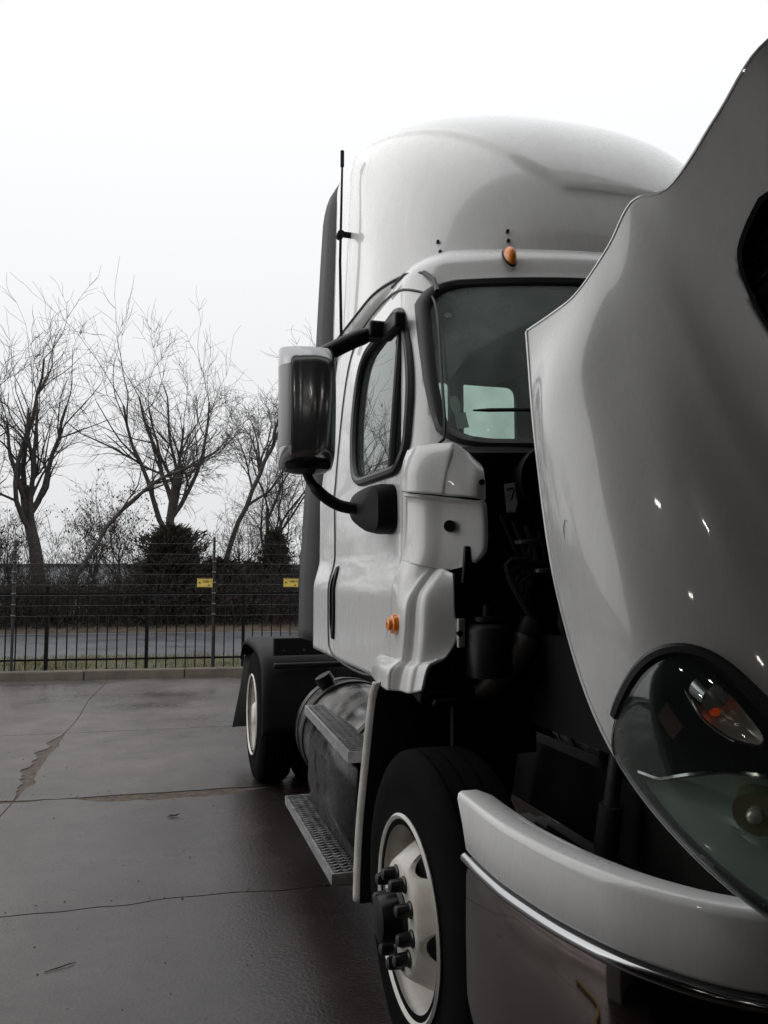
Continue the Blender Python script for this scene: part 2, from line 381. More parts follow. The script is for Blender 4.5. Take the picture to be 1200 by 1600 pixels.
# ------------------------------------------------------------------ fences
M_IRON = mat('black_iron', (.004, .004, .0045), .6, spec=.15)
fz0, fz1 = .12, 1.38
fence = empty('iron_fence', kl(3, .32, .1)); tag(fence, 'black iron picket fence standing along the kerb', 'fence')
fence_inv = Matrix.Translation(-fence.location)
FO = fence.location
pk = mk('picket', join(box((0, 0, .62), (.017, .017, 1.20)), ([Vector((-.0085, -.0085, 1.22)), Vector((.0085, -.0085, 1.22)), Vector((.0085, .0085, 1.22)), Vector((-.0085, .0085, 1.22)), Vector((0, 0, 1.27))], [(0, 1, 4), (1, 2, 4), (2, 3, 4), (3, 0, 4)])), M_IRON, fence, sm=False)
post = None
step = 1.485; s0 = (Vector((-3.57, 10.276, 0))-KA).dot(KD); first = True
for k in range(-5, 6):
    sp = s0+k*step
    q = mk('post', join(box((0, 0, .62), (.05, .05, 1.3)), box((0, 0, 1.28), (.06, .06, .02))), M_IRON, fence, sm=False) if post is None else post.copy()
    if post is None: post = q
    else: link(q, fence)
    q.location = kl(sp, .32, .1)-FO; q.rotation_euler.z = math.atan2(KD.y, KD.x)
    for j in range(1, 10):
        q = pk if first else pk.copy()
        if not first: link(q, fence)
        first = False
        q.location = kl(sp+j*step/10, .32, .1)-FO; q.rotation_euler.z = math.atan2(KD.y, KD.x)+random.uniform(-.02, .02)
    for z in (.27, 1.28):
        mk('rail', tuple(map(lambda t: t, box(kl(sp+step/2, .32, z)-FO, (step-.05, .026, .03), krot))), M_IRON, fence, sm=False)
wf = empty('wire_fence', kl(2, .22, .1)); tag(wf, 'tall strand wire fence with slim grey posts in front of the iron fence', 'fence')
WO = wf.location; M_GALV = mat('galvanised', (.03, .03, .033), .5, metal=.3); M_WIRE = mat('wire', (.10, .10, .105), .5, metal=.4)
sE = (Vector((-1.098, 9.87, 0))-KA).dot(KD)
for k, hh in ((-4, 2.1), (-2, 2.1), (0, 2.17), (3, 2.1)):
    p = kl(sE+k*step, .22, 0)-WO
    po = mk('post', tube([p+Vector((0, 0, .05)), p+Vector((0, 0, hh))], .021, 10), M_GALV if k else M_STEEL, wf)
    for z in [.95+.165*i for i in range(7)]: mk('insulator', tube([p+Vector((-.03, -.02, z)), p+Vector((.03, -.02, z))], .018, 8), M_LEDGE, po)
for i in range(8):
    z = .94+.16*i; pts = []
    for k in range(0, 61):
        s = -9+18*k/60; pts.append(kl(s, .20, z+.012*noise.noise((s*.5, i*3, 0)))-WO)
    mk('wire', tube(pts, .0017, 4), M_WIRE, wf)
def warning_sign(s, label, off=.17):
    p = kl(s, off, 1.445); o = mk('warning_sign', box((0, 0, 0), (.235, .006, .145)), M_SIGN, None, sm=False, bevel=.002); o.location = p
    o.rotation_euler = (0, R(1), math.atan2(KD.y, KD.x)); tag(o, label, 'sign', 'yellow warning signs on the wire fence')
    def text(t, size, x, z):
        cu = bpy.data.curves.new('lettering', 'FONT'); cu.body = t; cu.size = size; cu.extrude = .0006; cu.align_x = 'CENTER'; cu.offset = .0012
        tmp = bpy.data.objects.new('tmp', cu); C.objects.link(tmp); dg = bpy.context.evaluated_depsgraph_get()
        me = bpy.data.meshes.new_from_object(tmp.evaluated_get(dg)); bpy.data.objects.remove(tmp)
        me.materials.clear(); me.materials.append(M_INK)
        q = bpy.data.objects.new('lettering', me); link(q, o); q.location = (x, -.0045, z); q.rotation_euler = (math.pi/2, 0, 0)
    text('7,000 V', .044, .036, .008)
    mk('symbol', ([(.045, -.005, -.045), (.085, -.005, -.045), (.085, -.005, -.036), (.062, -.005, -.022)], [(0, 1, 2, 3)]), M_INK, o, sm=False)
    mk('symbol', ([(-.098, -.005, -.01), (-.058, -.005, -.01), (-.078, -.005, .026)], [(0, 1, 2)]), M_INK, o, sm=False)
    mk('border', box((0, -.004, .066), (.22, .003, .009)), M_INK, o, sm=False)
    mk('border', box((0, -.004, -.066), (.22, .003, .007)), M_INK, o, sm=False)
warning_sign(sE-.135, 'yellow warning sign beside the tall dark post, the left one of two')
warning_sign((Vector((.089, 9.604, 0))-KA).dot(KD)-.0, 'yellow warning sign nearest the back of the truck, the right one of two')

# grit and small stones scattered on the concrete: uncountable
gv, gf = [], []; rng = random.Random(31)
for _ in range(2600):
    x, y = rng.uniform(-6, 1), rng.uniform(-.4, 9.6)
    if rng.random() < .35: y = yjoint(rng.choice((4, 5, 6)), x)+rng.gauss(0, .09)
    r_ = .0018+.0042*rng.random()**3; n = len(gv); a = rng.uniform(0, 6.28)
    for k in range(4): gv.append((x+r_*math.cos(a+k*1.57)*rng.uniform(.7, 1.3), y+r_*math.sin(a+k*1.57)*rng.uniform(.7, 1.3), .0005))
    gv.append((x, y, r_*rng.uniform(.8, 1.3))); gf += [(n, n+1, n+4), (n+1, n+2, n+4), (n+2, n+3, n+4), (n+3, n, n+4)]
tag(mk('grit', (gv, gf), mat('grit', (.10, .085, .075), .9, col2=(.03, .026, .023), vscale=30), sm=False), 'scattered grit and crumbs on the concrete lot', 'grit', kind='stuff')

# ------------------------------------------------------------------ trees
M_BARK = mat('grey_bark', (.085, .075, .068), .9, col2=(.045, .04, .036), vscale=9, bump=.6, bscale=30)
M_BARKD = mat('dark_bark', (.045, .04, .037), .9, col2=(.025, .022, .02), vscale=9, bump=.5, bscale=30)
M_TWIG = mat('twig', (.05, .043, .04), .9)
M_LEAFB = mat('dead_leaf', (.06, .035, .024), .9, col2=(.035, .022, .016), vscale=3)
M_CEDAR = mat('cedar_needles', (.024, .022, .014), .9, col2=(.042, .032, .020), vscale=2.5)
class TreeMesh:
    def __init__(s): s.v, s.f = [], []
    def limb(s, pts, rad, n):
        b = len(s.v); k = len(pts); ref = Vector((.3, .8, .1))
        for i, p in enumerate(pts):
            d = (pts[min(i+1, k-1)]-pts[max(i-1, 0)]).normalized()
            a = d.cross(ref); a = a.normalized() if a.length > .01 else d.orthogonal().normalized(); c = a.cross(d)
            for j in range(n):
                t = 6.28318*j/n; s.v.append(p+(a*math.cos(t)+c*math.sin(t))*rad[i])
        for i in range(k-1):
            for j in range(n): s.f.append((b+i*n+j, b+i*n+(j+1) % n, b+(i+1)*n+(j+1) % n, b+(i+1)*n+j))
def rnd_perp(d, rng):
    while True:
        v = Vector((rng.uniform(-1, 1), rng.uniform(-1, 1), rng.uniform(-1, 1))); v -= d*v.dot(d)
        if v.length > .2: return v.normalized()
def grow(T, Wd, pos, d, L, r, lev, rng, up=.12, bend=.16, maxlev=4, ends=None, nchild=None, path=None):
    segs = 9 if lev == 0 else 7 if lev == 1 else 5 if lev == 2 else 4 if lev == 3 else 3
    pts, rad = [pos.copy()], [r]; p = pos.copy(); dd = d.normalized(); r1 = r*(.35 if lev else .55)
    dirs = [dd.copy()]
    if path:
        segs = 14; P = [catmull([np.array(q, float) for q in path], t) for t in np.linspace(0, len(path)-1, segs+1)]
        pts = [Vector(q)+Vector((rng.gauss(0, .03), rng.gauss(0, .03), 0)) for q in P]; dirs = [(pts[min(i+1, segs)]-pts[max(i-1, 0)]).normalized() for i in range(segs+1)]; rad = [max(r+(r1-r)*i/segs, .01) for i in range(segs+1)]; p = pts[-1]; dd = dirs[-1]
        L = sum((pts[i+1]-pts[i]).length for i in range(segs))
    for i in range(0 if path else segs):
        dd = (dd+rnd_perp(dd, rng)*rng.uniform(.2, 1)*bend*(.55 if lev == 0 else 1)+Vector((0, 0, up*(.25, 1, .55, .3, .2)[lev]))).normalized()
        p = p+dd*(L/segs); pts.append(p.copy()); dirs.append(dd.copy())
        rad.append(max(r+(r1-r)*(i+1)/segs, .0055))
    if lev >= maxlev: rad[-1] = .004
    (T if lev <= 1 else Wd).limb(pts, rad, 9 if lev == 0 else 6 if lev == 1 else 4 if lev == 2 else 3)
    if lev >= maxlev:
        if ends is not None: ends.append((p, dd))
        return
    nc = (nchild or (5, 6, 6, 5, 4))[lev]
    nc = max(2, int(nc*rng.uniform(.8, 1.25)+.5))
    for c in range(nc):
        t = (rng.uniform(.55, 1.0) if lev == 0 else rng.uniform(.22, 1.0)); 
        if c == 0: t = 1.0
        i = min(int(t*segs), segs); q = pts[i]
        side = rnd_perp(dirs[i], rng); ang = (rng.uniform(.35, .75) if lev == 0 else rng.uniform(.45, .95)) if c else rng.uniform(.1, .35)
        nd = (dirs[i]*math.cos(ang)+side*math.sin(ang)).normalized()
        grow(T, Wd, q, nd, L*rng.uniform(*((.55, .92), (.40, .64), (.42, .66), (.42, .66))[lev])*(.34 if path and lev == 0 else 1), max(rad[i]*rng.uniform(*((.5, .72), (.40, .6), (.42, .6), (.5, .65))[lev]), .0065), lev+1, rng, up, bend*1.15, maxlev, ends, nchild)
def bare_tree(px, py, h, seed, label, r=.2, lean=(0, 0), trunk=.42, bark=None, leaves=0, maxlev=4, nchild=None, up=.11, bend=.25, name='bare_tree', group='bare trees across the road', z0=.2, path=None):
    rng = random.Random(seed); root = empty(name, (px, py, z0)); tag(root, label, 'tree', group)
    T, Wd, ends = TreeMesh(), TreeMesh(), []
    grow(T, Wd, Vector((0, 0, -.2)), Vector((lean[0], lean[1], 1)), h*trunk*1.35, r*1.15, 0, rng, up, bend, maxlev, ends, nchild, path)
    top = max(v.z for v in Wd.v); k = 1 if path else h/top
    for M in (T, Wd):
        M.v = [Vector((v.x*k, v.y*k, v.z*k)) if v.z > 0 else v for v in M.v]
    mk('trunk', (T.v, T.f), bark or M_BARK, root, ang=80); mk('crown', (Wd.v, Wd.f), M_TWIG, root, ang=80)
    if leaves:
        v, f = [], []
        for _ in range(leaves):
            p, d = rng.choice(ends); p = p*k+Vector((rng.gauss(0, .06), rng.gauss(0, .06), rng.gauss(0, .06))); a = rnd_perp(Vector((0, 0, 1)), rng); b = Vector((rng.uniform(-.4, .4), rng.uniform(-.4, .4), -1)); s = rng.uniform(.03, .065)
            n = len(v); v += [p, p+a*s*.5+b*s*.6, p+b*s*1.5, p-a*s*.5+b*s*.6]; f.append((n, n+1, n+2, n+3))
        mk('leaves', (v, f), M_LEAFB, root, sm=False)
    return root
bare_tree(-5.15, 23.6, 10.2, 11, 'tall bare tree with a thick grey trunk, leftmost big trunk behind the fence', .27, (.0, 0), .40, nchild=(6, 6, 5, 5, 3))
bare_tree(-1.55, 23.6, 10.9, 23, 'tall bare tree with upswept limbs rising behind the wide dark cedar', .21, (.03, 0), .42, nchild=(6, 6, 5, 5, 3), up=.16)
bare_tree(.1, 25.2, 7.4, 37, 'bare tree with a pale trunk leaning right, behind the tall dark wire post', .095, nchild=(9, 6, 6, 4, 3), path=[(0, 0, -.2), (.2, 0, 1.2), (.75, .1, 3.2), (1.6, .2, 5.2), (2.3, .2, 6.8)])
bare_tree(2.0, 26.6, 8.3, 41, 'slim dark bare tree seen just left of the truck mirror', .13, (-.05, 0), .45, M_BARKD, nchild=(6, 6, 6, 4, 4))
bare_tree(3.3, 24.8, 11.2, 53, 'bare tree whose top shows above the truck mirror', .19, (0, 0), .42)
bare_tree(-7.2, 22.0, 9.3, 61, 'bare tree at the left edge of view with limbs reaching in', .22, (-.06, 0), .38, nchild=(6, 6, 5, 5, 3))
bare_tree(-4.8, 22.6, 6.3, 71, 'leaning bare tree, its grey trunk slanting far to the right', .065, up=.06, nchild=(9, 5, 5, 4, 4), path=[(0, 0, -.2), (.75, 0, 1.6), (1.75, 0, 3.2), (2.9, 0, 4.3), (4.2, 0, 4.9)])
bare_tree(-3.0, 24.2, 5.2, 83, 'small dark tree with clinging brown leaves, left of the wide cedar', .07, (0, 0), .5, M_BARKD, leaves=900, nchild=(6, 6, 5, 4, 4))
bare_tree(-6.3, 24.6, 4.6, 89, 'low dark tree with brown leaves at the far left', .07, (0, 0), .45, M_BARKD, leaves=500, nchild=(6, 6, 5, 4, 4))
bare_tree(-3.9, 25.5, 5.0, 97, 'low twiggy tree between the thick trunk and the leafy small tree', .07, (.05, 0), .45, M_BARKD, leaves=350, nchild=(6, 6, 5, 4, 4))
bare_tree(.9, 24.0, 4.6, 101, 'small dark crooked tree right of the tall wire post', .08, (.15, 0), .45, M_BARKD, nchild=(6, 6, 5, 4, 4))
bare_tree(2.9, 27.5, 6.2, 103, 'small grey tree with fine twigs below the truck mirror', .09, (0, 0), .45, nchild=(6, 6, 5, 4, 4))
bare_tree(-8.6, 18.9, 8.6, 107, 'bare tree mirrored in the side window, left out of view', .2, (.04, 0), .36, group='bare trees across the road', nchild=(6, 7, 6, 4, 4))
bare_tree(-11.5, 22.5, 9.6, 109, 'bare tree beyond the left edge of view', .22, (0, 0), .4, group='bare trees across the road')
bare_tree(-14.5, 21.0, 9.0, 113, 'bare tree farthest out to the left', .2, (0, 0), .4, group='bare trees across the road')
def cedar(x, y, h, w, seed, label, n=5200, conical=.6):
    rng = random.Random(seed); root = empty('cedar', (x, y, .2)); tag(root, label, 'tree', 'evergreen cedars across the road')
    mk('trunk', tube([(0, 0, -.2), (0, 0, h*.9)], [.09, .01], 7), M_BARKD, root)
    T = TreeMesh(); v, f = [], []
    nb = int(n/42)
    for i in range(nb):
        t = rng.random()**.85; z = h*(.02+.95*t); reach = w*(1-t)**conical*(rng.uniform(.3, 1.0)+.55*rng.random()**3)*(1+.6*noise.noise((math.cos(z*3)*2+seed, z*1.5, seed)))+.08; a = rng.uniform(0, 6.283)
        tip = Vector((math.cos(a)*reach, math.sin(a)*reach, z+reach*rng.uniform(.1, .45))); base = Vector((0, 0, z))
        T.limb([base, base*.5+tip*.5+Vector((0, 0, -.03)), tip], [.012, .008, .003], 3)
        for _ in range(42):
            k = rng.random()**.6; p = base.lerp(tip, k)+Vector((rng.gauss(0, .09), rng.gauss(0, .09), rng.gauss(0, .07)))
            d = (tip-base).normalized()*.6+Vector((rng.uniform(-.6, .6), rng.uniform(-.6, .6), rng.uniform(.0, .8))); s = rng.uniform(.09, .2); q = rnd_perp(d.normalized(), rng)*s*.16
            b = len(v); v += [p-q, p+q, p+d*s]; f.append((b, b+1, b+2))
    mk('branches', (T.v, T.f), M_BARKD, root); mk('crown', (v, f), M_CEDAR, root, sm=False)
cedar(-1.5, 21.6, 2.75, 1.75, 5, 'wide dark cedar below the upswept tree, behind the fence', 21000, .55)
cedar(.05, 22.0, 1.75, 1.15, 6, 'low dark cedar behind the tall wire post', 11000, .5)
cedar(1.75, 22.6, 2.75, 1.0, 7, 'pointed dark cedar by the right yellow sign', 11000, .85)
cedar(1.05, 23.2, 1.7, .55, 8, 'narrow small cedar between the low one and the pointed one', 4500, .8)
# tangled thicket at the far side of the road: uncountable stems
rng = random.Random(77); T = TreeMesh()
for _ in range(3600):
    s = rng.uniform(-16, 13); off = 9.95+3.6*rng.random()**1.3; p = kl(s, off, .1); h = rng.uniform(.8, 1.7)*(1+.3*noise.noise((s*.7, 0, 0)))
    pts = [p]; d = Vector((rng.gauss(0, .22), rng.gauss(0, .2), 1)).normalized()
    for _k in range(3):
        d = (d+rnd_perp(d, rng)*.25).normalized(); pts.append(pts[-1]+d*h/3)
    r = rng.uniform(.006, .016); T.limb(pts, [r, r*.8, r*.6, .003], 3)
    for _k in range(4):
        q = pts[rng.randint(1, 3)]; e = (d+rnd_perp(d, rng)*rng.uniform(.5, 1.2)).normalized(); T.limb([q, q+e*rng.uniform(.2, .5)], [.006, .003], 3)
for _ in range(520):
    s = rng.uniform(-16, 13); off = 11.2+5*rng.random(); p = kl(s, off, .1); h = rng.uniform(1.6, 3.3); pts = [p]; d = Vector((rng.gauss(0, .2), rng.gauss(0, .2), 1)).normalized(); r = rng.uniform(.008, .02)
    for _k in range(5): d = (d+rnd_perp(d, rng)*.22+Vector((0, 0, .08))).normalized(); pts.append(pts[-1]+d*h/5)
    T.limb(pts, [r*(1-.15*k) for k in range(6)], 3)
    for _k in range(11):
        q = pts[rng.randint(1, 5)]; e = (d+rnd_perp(d, rng)*rng.uniform(.5, 1.2)).normalized(); l_ = rng.uniform(.3, .8); m_ = q+e*l_*.5; T.limb([q, m_, m_+(e+rnd_perp(e, rng)*.3)*l_*.5], [.007, .006, .004], 3)
        for _j in range(2): e2 = (e+rnd_perp(e, rng)*.9).normalized(); T.limb([m_, m_+e2*rng.uniform(.15, .4)], [.005, .003], 3)
v, f = list(T.v), list(T.f)
for _ in range(46000):
    s = rng.uniform(-16, 13); off = 10.0+3.4*rng.random(); z = .08+1.2*rng.random()**1.1*(1+.35*noise.noise((s*.8, off, 0)))
    p = kl(s, off, z); a = rnd_perp(Vector((0, 0, 1)), rng); b = rnd_perp(a, rng); k = rng.uniform(.03, .085); n = len(v)
    v += [p, p+a*k+b*k*.4, p+b*k*1.2]; f.append((n, n+1, n+2))
tag(mk('thicket', (v, f), mat('thicket_stems', (.016, .014, .012), .95, col2=(.032, .025, .020), vscale=5), ang=80), 'dark tangled brushwood along the far side of the road', 'brushwood', kind='stuff')
# far warehouse behind the trees
wh = empty('warehouse', (-10, 105, 0)); tag(wh, 'long low pale grey warehouse far behind the bare trees', 'building')
M_SID = mat('warehouse_siding', (.34, .36, .38), .6, var=.12, vscale=.4); M_SIDT = mat('warehouse_trim', (.12, .12, .13), .6)
mk('wall', box((0, 0, .9), (150, .3, 3.4)), M_SID, wh, sm=False); mk('roof', box((0, 6, 2.72), (151, 13, .24)), M_SIDT, wh, sm=False)
pn = None
for i in range(-25, 26):
    q = mk('rib', box((0, -.18, .9), (.22, .1, 3.3)), M_SID, wh, sm=False) if pn is None else pn.copy()
    if pn is None: pn = q
    else: link(q, wh)
    q.location = (i*2.9, 0, 0)

# ------------------------------------------------------------------ the workshop the truck's nose stands in (around and behind the camera)
ws = empty('workshop', (-.8, -6.5, 0)); tag(ws, 'dim workshop bay whose open door the truck stands in', 'building')
M_WALL = mat('workshop_wall', (.075, .068, .064), .8, var=.25, vscale=1.5); M_CEIL = mat('workshop_ceiling', (.05, .048, .046), .85, var=.2, vscale=1); M_EXT = mat('workshop_cladding', (.62, .62, .60), .6, var=.1, vscale=1)
def wbox(n, c, s, m): return mk(n, box(Vector(c)-Vector(ws.location), s), m, ws, sm=False)
FY = -.5; DL, DR, DH = -3.6, 1.9, 3.72
wbox('wall', (-6.7, FY, 2.25), (6.2, .3, 4.5), M_EXT); wbox('wall', (5.45, FY, 2.25), (7.1, .3, 4.5), M_EXT)
wbox('lintel', ((DL+DR)/2, FY, (DH+4.5)/2), (DR-DL, .296, 4.5-DH), M_EXT)
wbox('wall', (-9.7, -6.6, 2.25), (.3, 12.5, 4.5), M_WALL); wbox('wall', (8.9, -6.6, 2.25), (.3, 12.5, 4.5), M_WALL); wbox('wall', (-.4, -12.8, 2.25), (18.3, .3, 4.5), M_WALL)
wbox('roof_reflector', (-.4, -6.5, 4.735), (19.3, 13.0, .06), M_EXT); wbox('roof', (-.4, -6.5, 4.6), (19.2, 12.9, .2), M_CEIL)  # unseen pale roof skin added to lighten reflections in the fairing
for x in (-7, -4.2, -1.4, 1.4, 4.2, 7): wbox('beam', (x, -6.8, 4.36), (.16, 11.8, .28), M_CEIL)
M_LAMP = mat('lamp_tube', (.9, .9, .85), .4, emit=((1, .96, .88), 40))
for (x, y) in ((-3.2, -4.2), (.9, -4.4), (-2.6, -7.6), (1.2, -7.9), (-6.4, -5.2), (-5.8, -8.6), (4.6, -6.0), (-4.7, -2.7)):  # last lamp, nearest the door, added to brighten the headlamp bowl
    b = wbox('lamp_housing', (x, y, 4.10), (.26, .44, .08), M_CEIL); l = wbox('lamp_tube', (x, y, 4.045), (.08, .22, .03), M_LAMP)
    wbox('lamp_cable', (x, y, 4.32), (.02, .02, .36), M_CEIL)
M_YEL = mat('yellow_paint', (.55, .36, .04), .6, var=.3)
fl_ = mk('workshop_floor', grid([[(-9.5, -12.6, .008), (8.7, -12.6, .008)], [(-9.5, -1.35, .008), (8.7, -1.35, .008)]]), mat('sealed_floor', (.036, .025, .021), .32, var=.45, vscale=1.4, rvar=.12)); tag(fl_, kind='structure')
hz = mk('air_hose', tube([catmull([np.array(q) for q in [(-3.3, .10, .024), (-3.05, -.30, .024), (-2.78, -.42, .024), (-2.52, -.46, .024), (-2.34, -.58, .024), (-2.3, -1.0, .024), (-2.7, -1.9, .032), (-3.2, -3.6, .032)]], t) for t in np.linspace(0, 7, 60)], .022, 8), M_YEL); tag(hz, 'yellow air hose on the workshop floor, mirrored in the bumper', 'hose')
# small litter on the concrete
def litter(name, pts, r, m, label): 
    o = mk(name, tube(pts, r, 5), m, None); tag(o, label, 'twig' if name == 'twig' else 'leaf'); return o
litter('twig', [(-2.36, 1.05, .004), (-2.31, 1.07, .005), (-2.27, 1.085, .008), (-2.245, 1.10, .004)], [.0015, .0025, .0025, .001], M_TWIG, 'thin dark twig lying on the concrete at lower left')
lf = mk('leaf', ([(-.03, 0, .004), (0, -.018, .012), (.035, 0, .006), (0, .018, .014), (.06, .006, .02)], [(0, 1, 2, 3), (2, 4, 1)]), M_LEAFB, None, sm=False, loc=(-1.83, 2.98, 0)); tag(lf, 'small curled brown leaf on the concrete in front of the spalled joint', 'leaf')

# ------------------------------------------------------------------ the truck (x across, y towards its rear, front axle at y = 0; passenger side at -x)
truck = empty('semi_truck', (0, 1.9, 0)); tag(truck, 'white day cab semi truck standing with its hood tilted open', 'truck')
TI = Vector((0, -1.9, 0))
def part(name, vf, m, parent=None, **k):
    if parent is None:
        parent = truck; vf = ([Vector(p)+TI for p in vf[0]], vf[1])
    else: vf = ([Vector(p)+TI for p in vf[0]], vf[1])
    return mk(name, vf, m, parent, **k)
def mirror(vf): return [Vector((-p[0], p[1], p[2])) for p in vf[0]], [tuple(reversed(q)) for q in vf[1]]

# cab shell: horizontal sections, sides leaning in above the belt line
def side_w(z):
    w = 1.065+.035*sstep(1.68, 1.50, z)
    if z > 2.0: w -= .118*(z-2.0)
    return w
def front_y(z, w): return -.06+.42*(z-1.95)+.30*w*w
ZT = 3.03
_SEC = {}
def section(z):
    k = round(z, 4)
    if k not in _SEC: _SEC[k] = section_(z)
    return _SEC[k]
def section_(z):
    ws_ = side_w(z); sh = 0
    if z > 2.84:
        t = (z-2.84)/(ZT-2.84); sh = .22*(1-math.sqrt(max(0, 1-t*t)))
    ws_ -= sh
    yb = 2.05-sh*.5; r = .11; pts = []
    if z >= 2.045:
        wf_ = ws_-.10
        base = front_y(min(z, 2.84), 0)+sh*1.5
        for i in range(31):
            w = wf_*i/30; pts.append((w, base+.30*w*w))
        yf = base+.30*wf_*wf_; sl = .6*wf_
        p0 = Vector((wf_, yf)); p1 = Vector((ws_-.012, yf+.10*sl+.015)); p2 = Vector((ws_, yf+.17))
        for i in range(1, 9):
            t = i/8; q = p0*(1-t)**2+p1*2*t*(1-t)+p2*t*t; pts.append((q.x, q.y))
        ys = yf+.17
    else:
        for i in range(31): pts.append(((ws_-.06)*i/30, .36))
        for i in range(1, 9):
            t = i/8*math.pi/2; pts.append((ws_-.06+.06*math.sin(t), .42-.06*math.cos(t)))
        ys = .42
    for i in range(1, 71):
        pts.append((ws_, ys+(yb-r-ys)*i/70))
    for i in range(1, 7):
        t = i/6*math.pi/2; pts.append((ws_-r+r*math.cos(t), yb-r+r*math.sin(t)))
    for i in range(1, 41): pts.append(((ws_-r)*(1-i/40), yb))
    return pts
ZS = list(np.linspace(1.17, 2.043, 42))+list(np.linspace(2.047, 2.84, 42))+list(2.84+(ZT-2.84)*np.sin(np.linspace(.12, 1.0, 9)*math.pi/2))
rows = [[(-w, y, z) for w, y in section(z)] for z in ZS]
WIN = fillet([(.37, 1.995), (1.15, 2.015), (1.31, 2.33), (1.31, 2.665), (.66, 2.735), (.47, 2.40)], [.13, .16, .2, .19, .10, .3])
DOOR = [(.70, 1.15), (.55, 1.24), (.44, 1.40), (.33, 1.62), (.20, 1.95), (.16, 2.10), (.26, 2.30), (.40, 2.62), (.50, 2.74), (.70, 2.83), (1.0, 2.88), (1.35, 2.87), (1.58, 2.78), (1.64, 2.6), (1.62, 2.3), (1.55, 1.9), (1.55, 1.30), (1.51, 1.17)]
WSH = rounded([(-.955, 2.06), (-.975, 2.25), (-.965, 2.55), (-.945, 2.80), (-.6, 2.80), (0, 2.80), (.6, 2.80), (.945, 2.80), (.965, 2.55), (.975, 2.25), (.955, 2.06), (.6, 2.045), (0, 2.04), (-.6, 2.045)], iters=2)
WSG = [(x*.955, 2.42+(z-2.42)*.905) for x, z in WSH]
RWIN = [fillet([(-.16, 2.2), (.24, 2.2), (.24, 2.80), (-.16, 2.80)], [.03, .07, .09, .03]), fillet([(-.38, 2.2), (-.215, 2.2), (-.215, 2.80), (-.38, 2.80)], .05)]
nv = len(rows[0]); half, faces_b, faces_d, faces_fw = [Vector(p) for r_ in rows for p in r_], [], [], []
for i in range(len(rows)-1):
    for j in range(nv-1):
        q = (i*nv+j, i*nv+j+1, (i+1)*nv+j+1, (i+1)*nv+j); c = sum((half[k] for k in q), Vector())/4
        if j < 38 and c.z > 2.05:
            if inpoly(c.x, c.z, [(x*.985, 2.42+(z-2.42)*.97) for x, z in WSH]): continue
        elif 37 <= j < 110:
            if inpoly(c.y, c.z, WIN): continue
            if inpoly(c.y, c.z, DOOR): faces_d.append(q); continue
        elif j >= 114: continue
        (faces_fw if (c.z < 2.047 and j < 34) else faces_b).append(q)
def prune(v, f):
    used = sorted({i for q in f for i in q}); mp = {k: n for n, k in enumerate(used)}
    return [v[i] for i in used], [tuple(mp[i] for i in q) for q in f]
def both(vf): return join(vf, mirror(vf))
topring = [half[(len(rows)-1)*nv+j] for j in range(nv)]
ro = [[p for p in topring], [Vector((p.x*.55, 1.2+(p.y-1.2)*.6, ZT+.02)) for p in topring], [Vector((0, p.y*.3+.9, ZT+.025)) for p in topring]]
rear = grid([[(sx_*section(z)[114][0], section(z)[-1][1], z) for sx_ in np.linspace(-1, 1, 97)] for z in ZS])
rear = prune(rear[0], [q for q in rear[1] if not any(inpoly(sum(rear[0][k].x for k in q)/4, sum(rear[0][k].z for k in q)/4, P) for P in RWIN)])
shell = join(both(join(prune(half, faces_b), grid(ro))), rear)
cab = part('cab_body', shell, [M_WHITE, M_INT], ang=55)
bm = bmesh.new(); bm.from_mesh(cab.data); bmesh.ops.remove_doubles(bm, verts=bm.verts, dist=.0006); bmesh.ops.recalc_face_normals(bm, faces=bm.faces); bm.to_mesh(cab.data); bm.free()
sm_ = cab.modifiers.new('solid', 'SOLIDIFY'); sm_.thickness = .035; sm_.offset = -1; sm_.material_offset = 1
part('firewall', both(prune(half, faces_fw)), M_SAN)
part('cab_floor', box((0, 1.2, 1.19), (2.0, 1.66, .04)), M_SAN)
dvf = prune(half, faces_d)
def side_pt(y, z, out=0.0): return Vector((-(side_w(z)-(.22*(1-math.sqrt(max(0, 1-((z-2.84)/(ZT-2.84))**2))) if z > 2.84 else 0))-out, y, z))
def surf_pt(y, z, out=0.0):
    # nearest point of the shell's side (also round the front corner)
    s = section(z); best = None
    for k in range(31, 115):
        (w0, y0), (w1, y1) = s[k], s[k+1]
        if (y0-y)*(y1-y) <= 0 and y1 != y0:
            t = (y-y0)/(y1-y0); w = w0+(w1-w0)*t; return Vector((-w-out, y, z))
    return Vector((-s[31][0]-out, y, z))
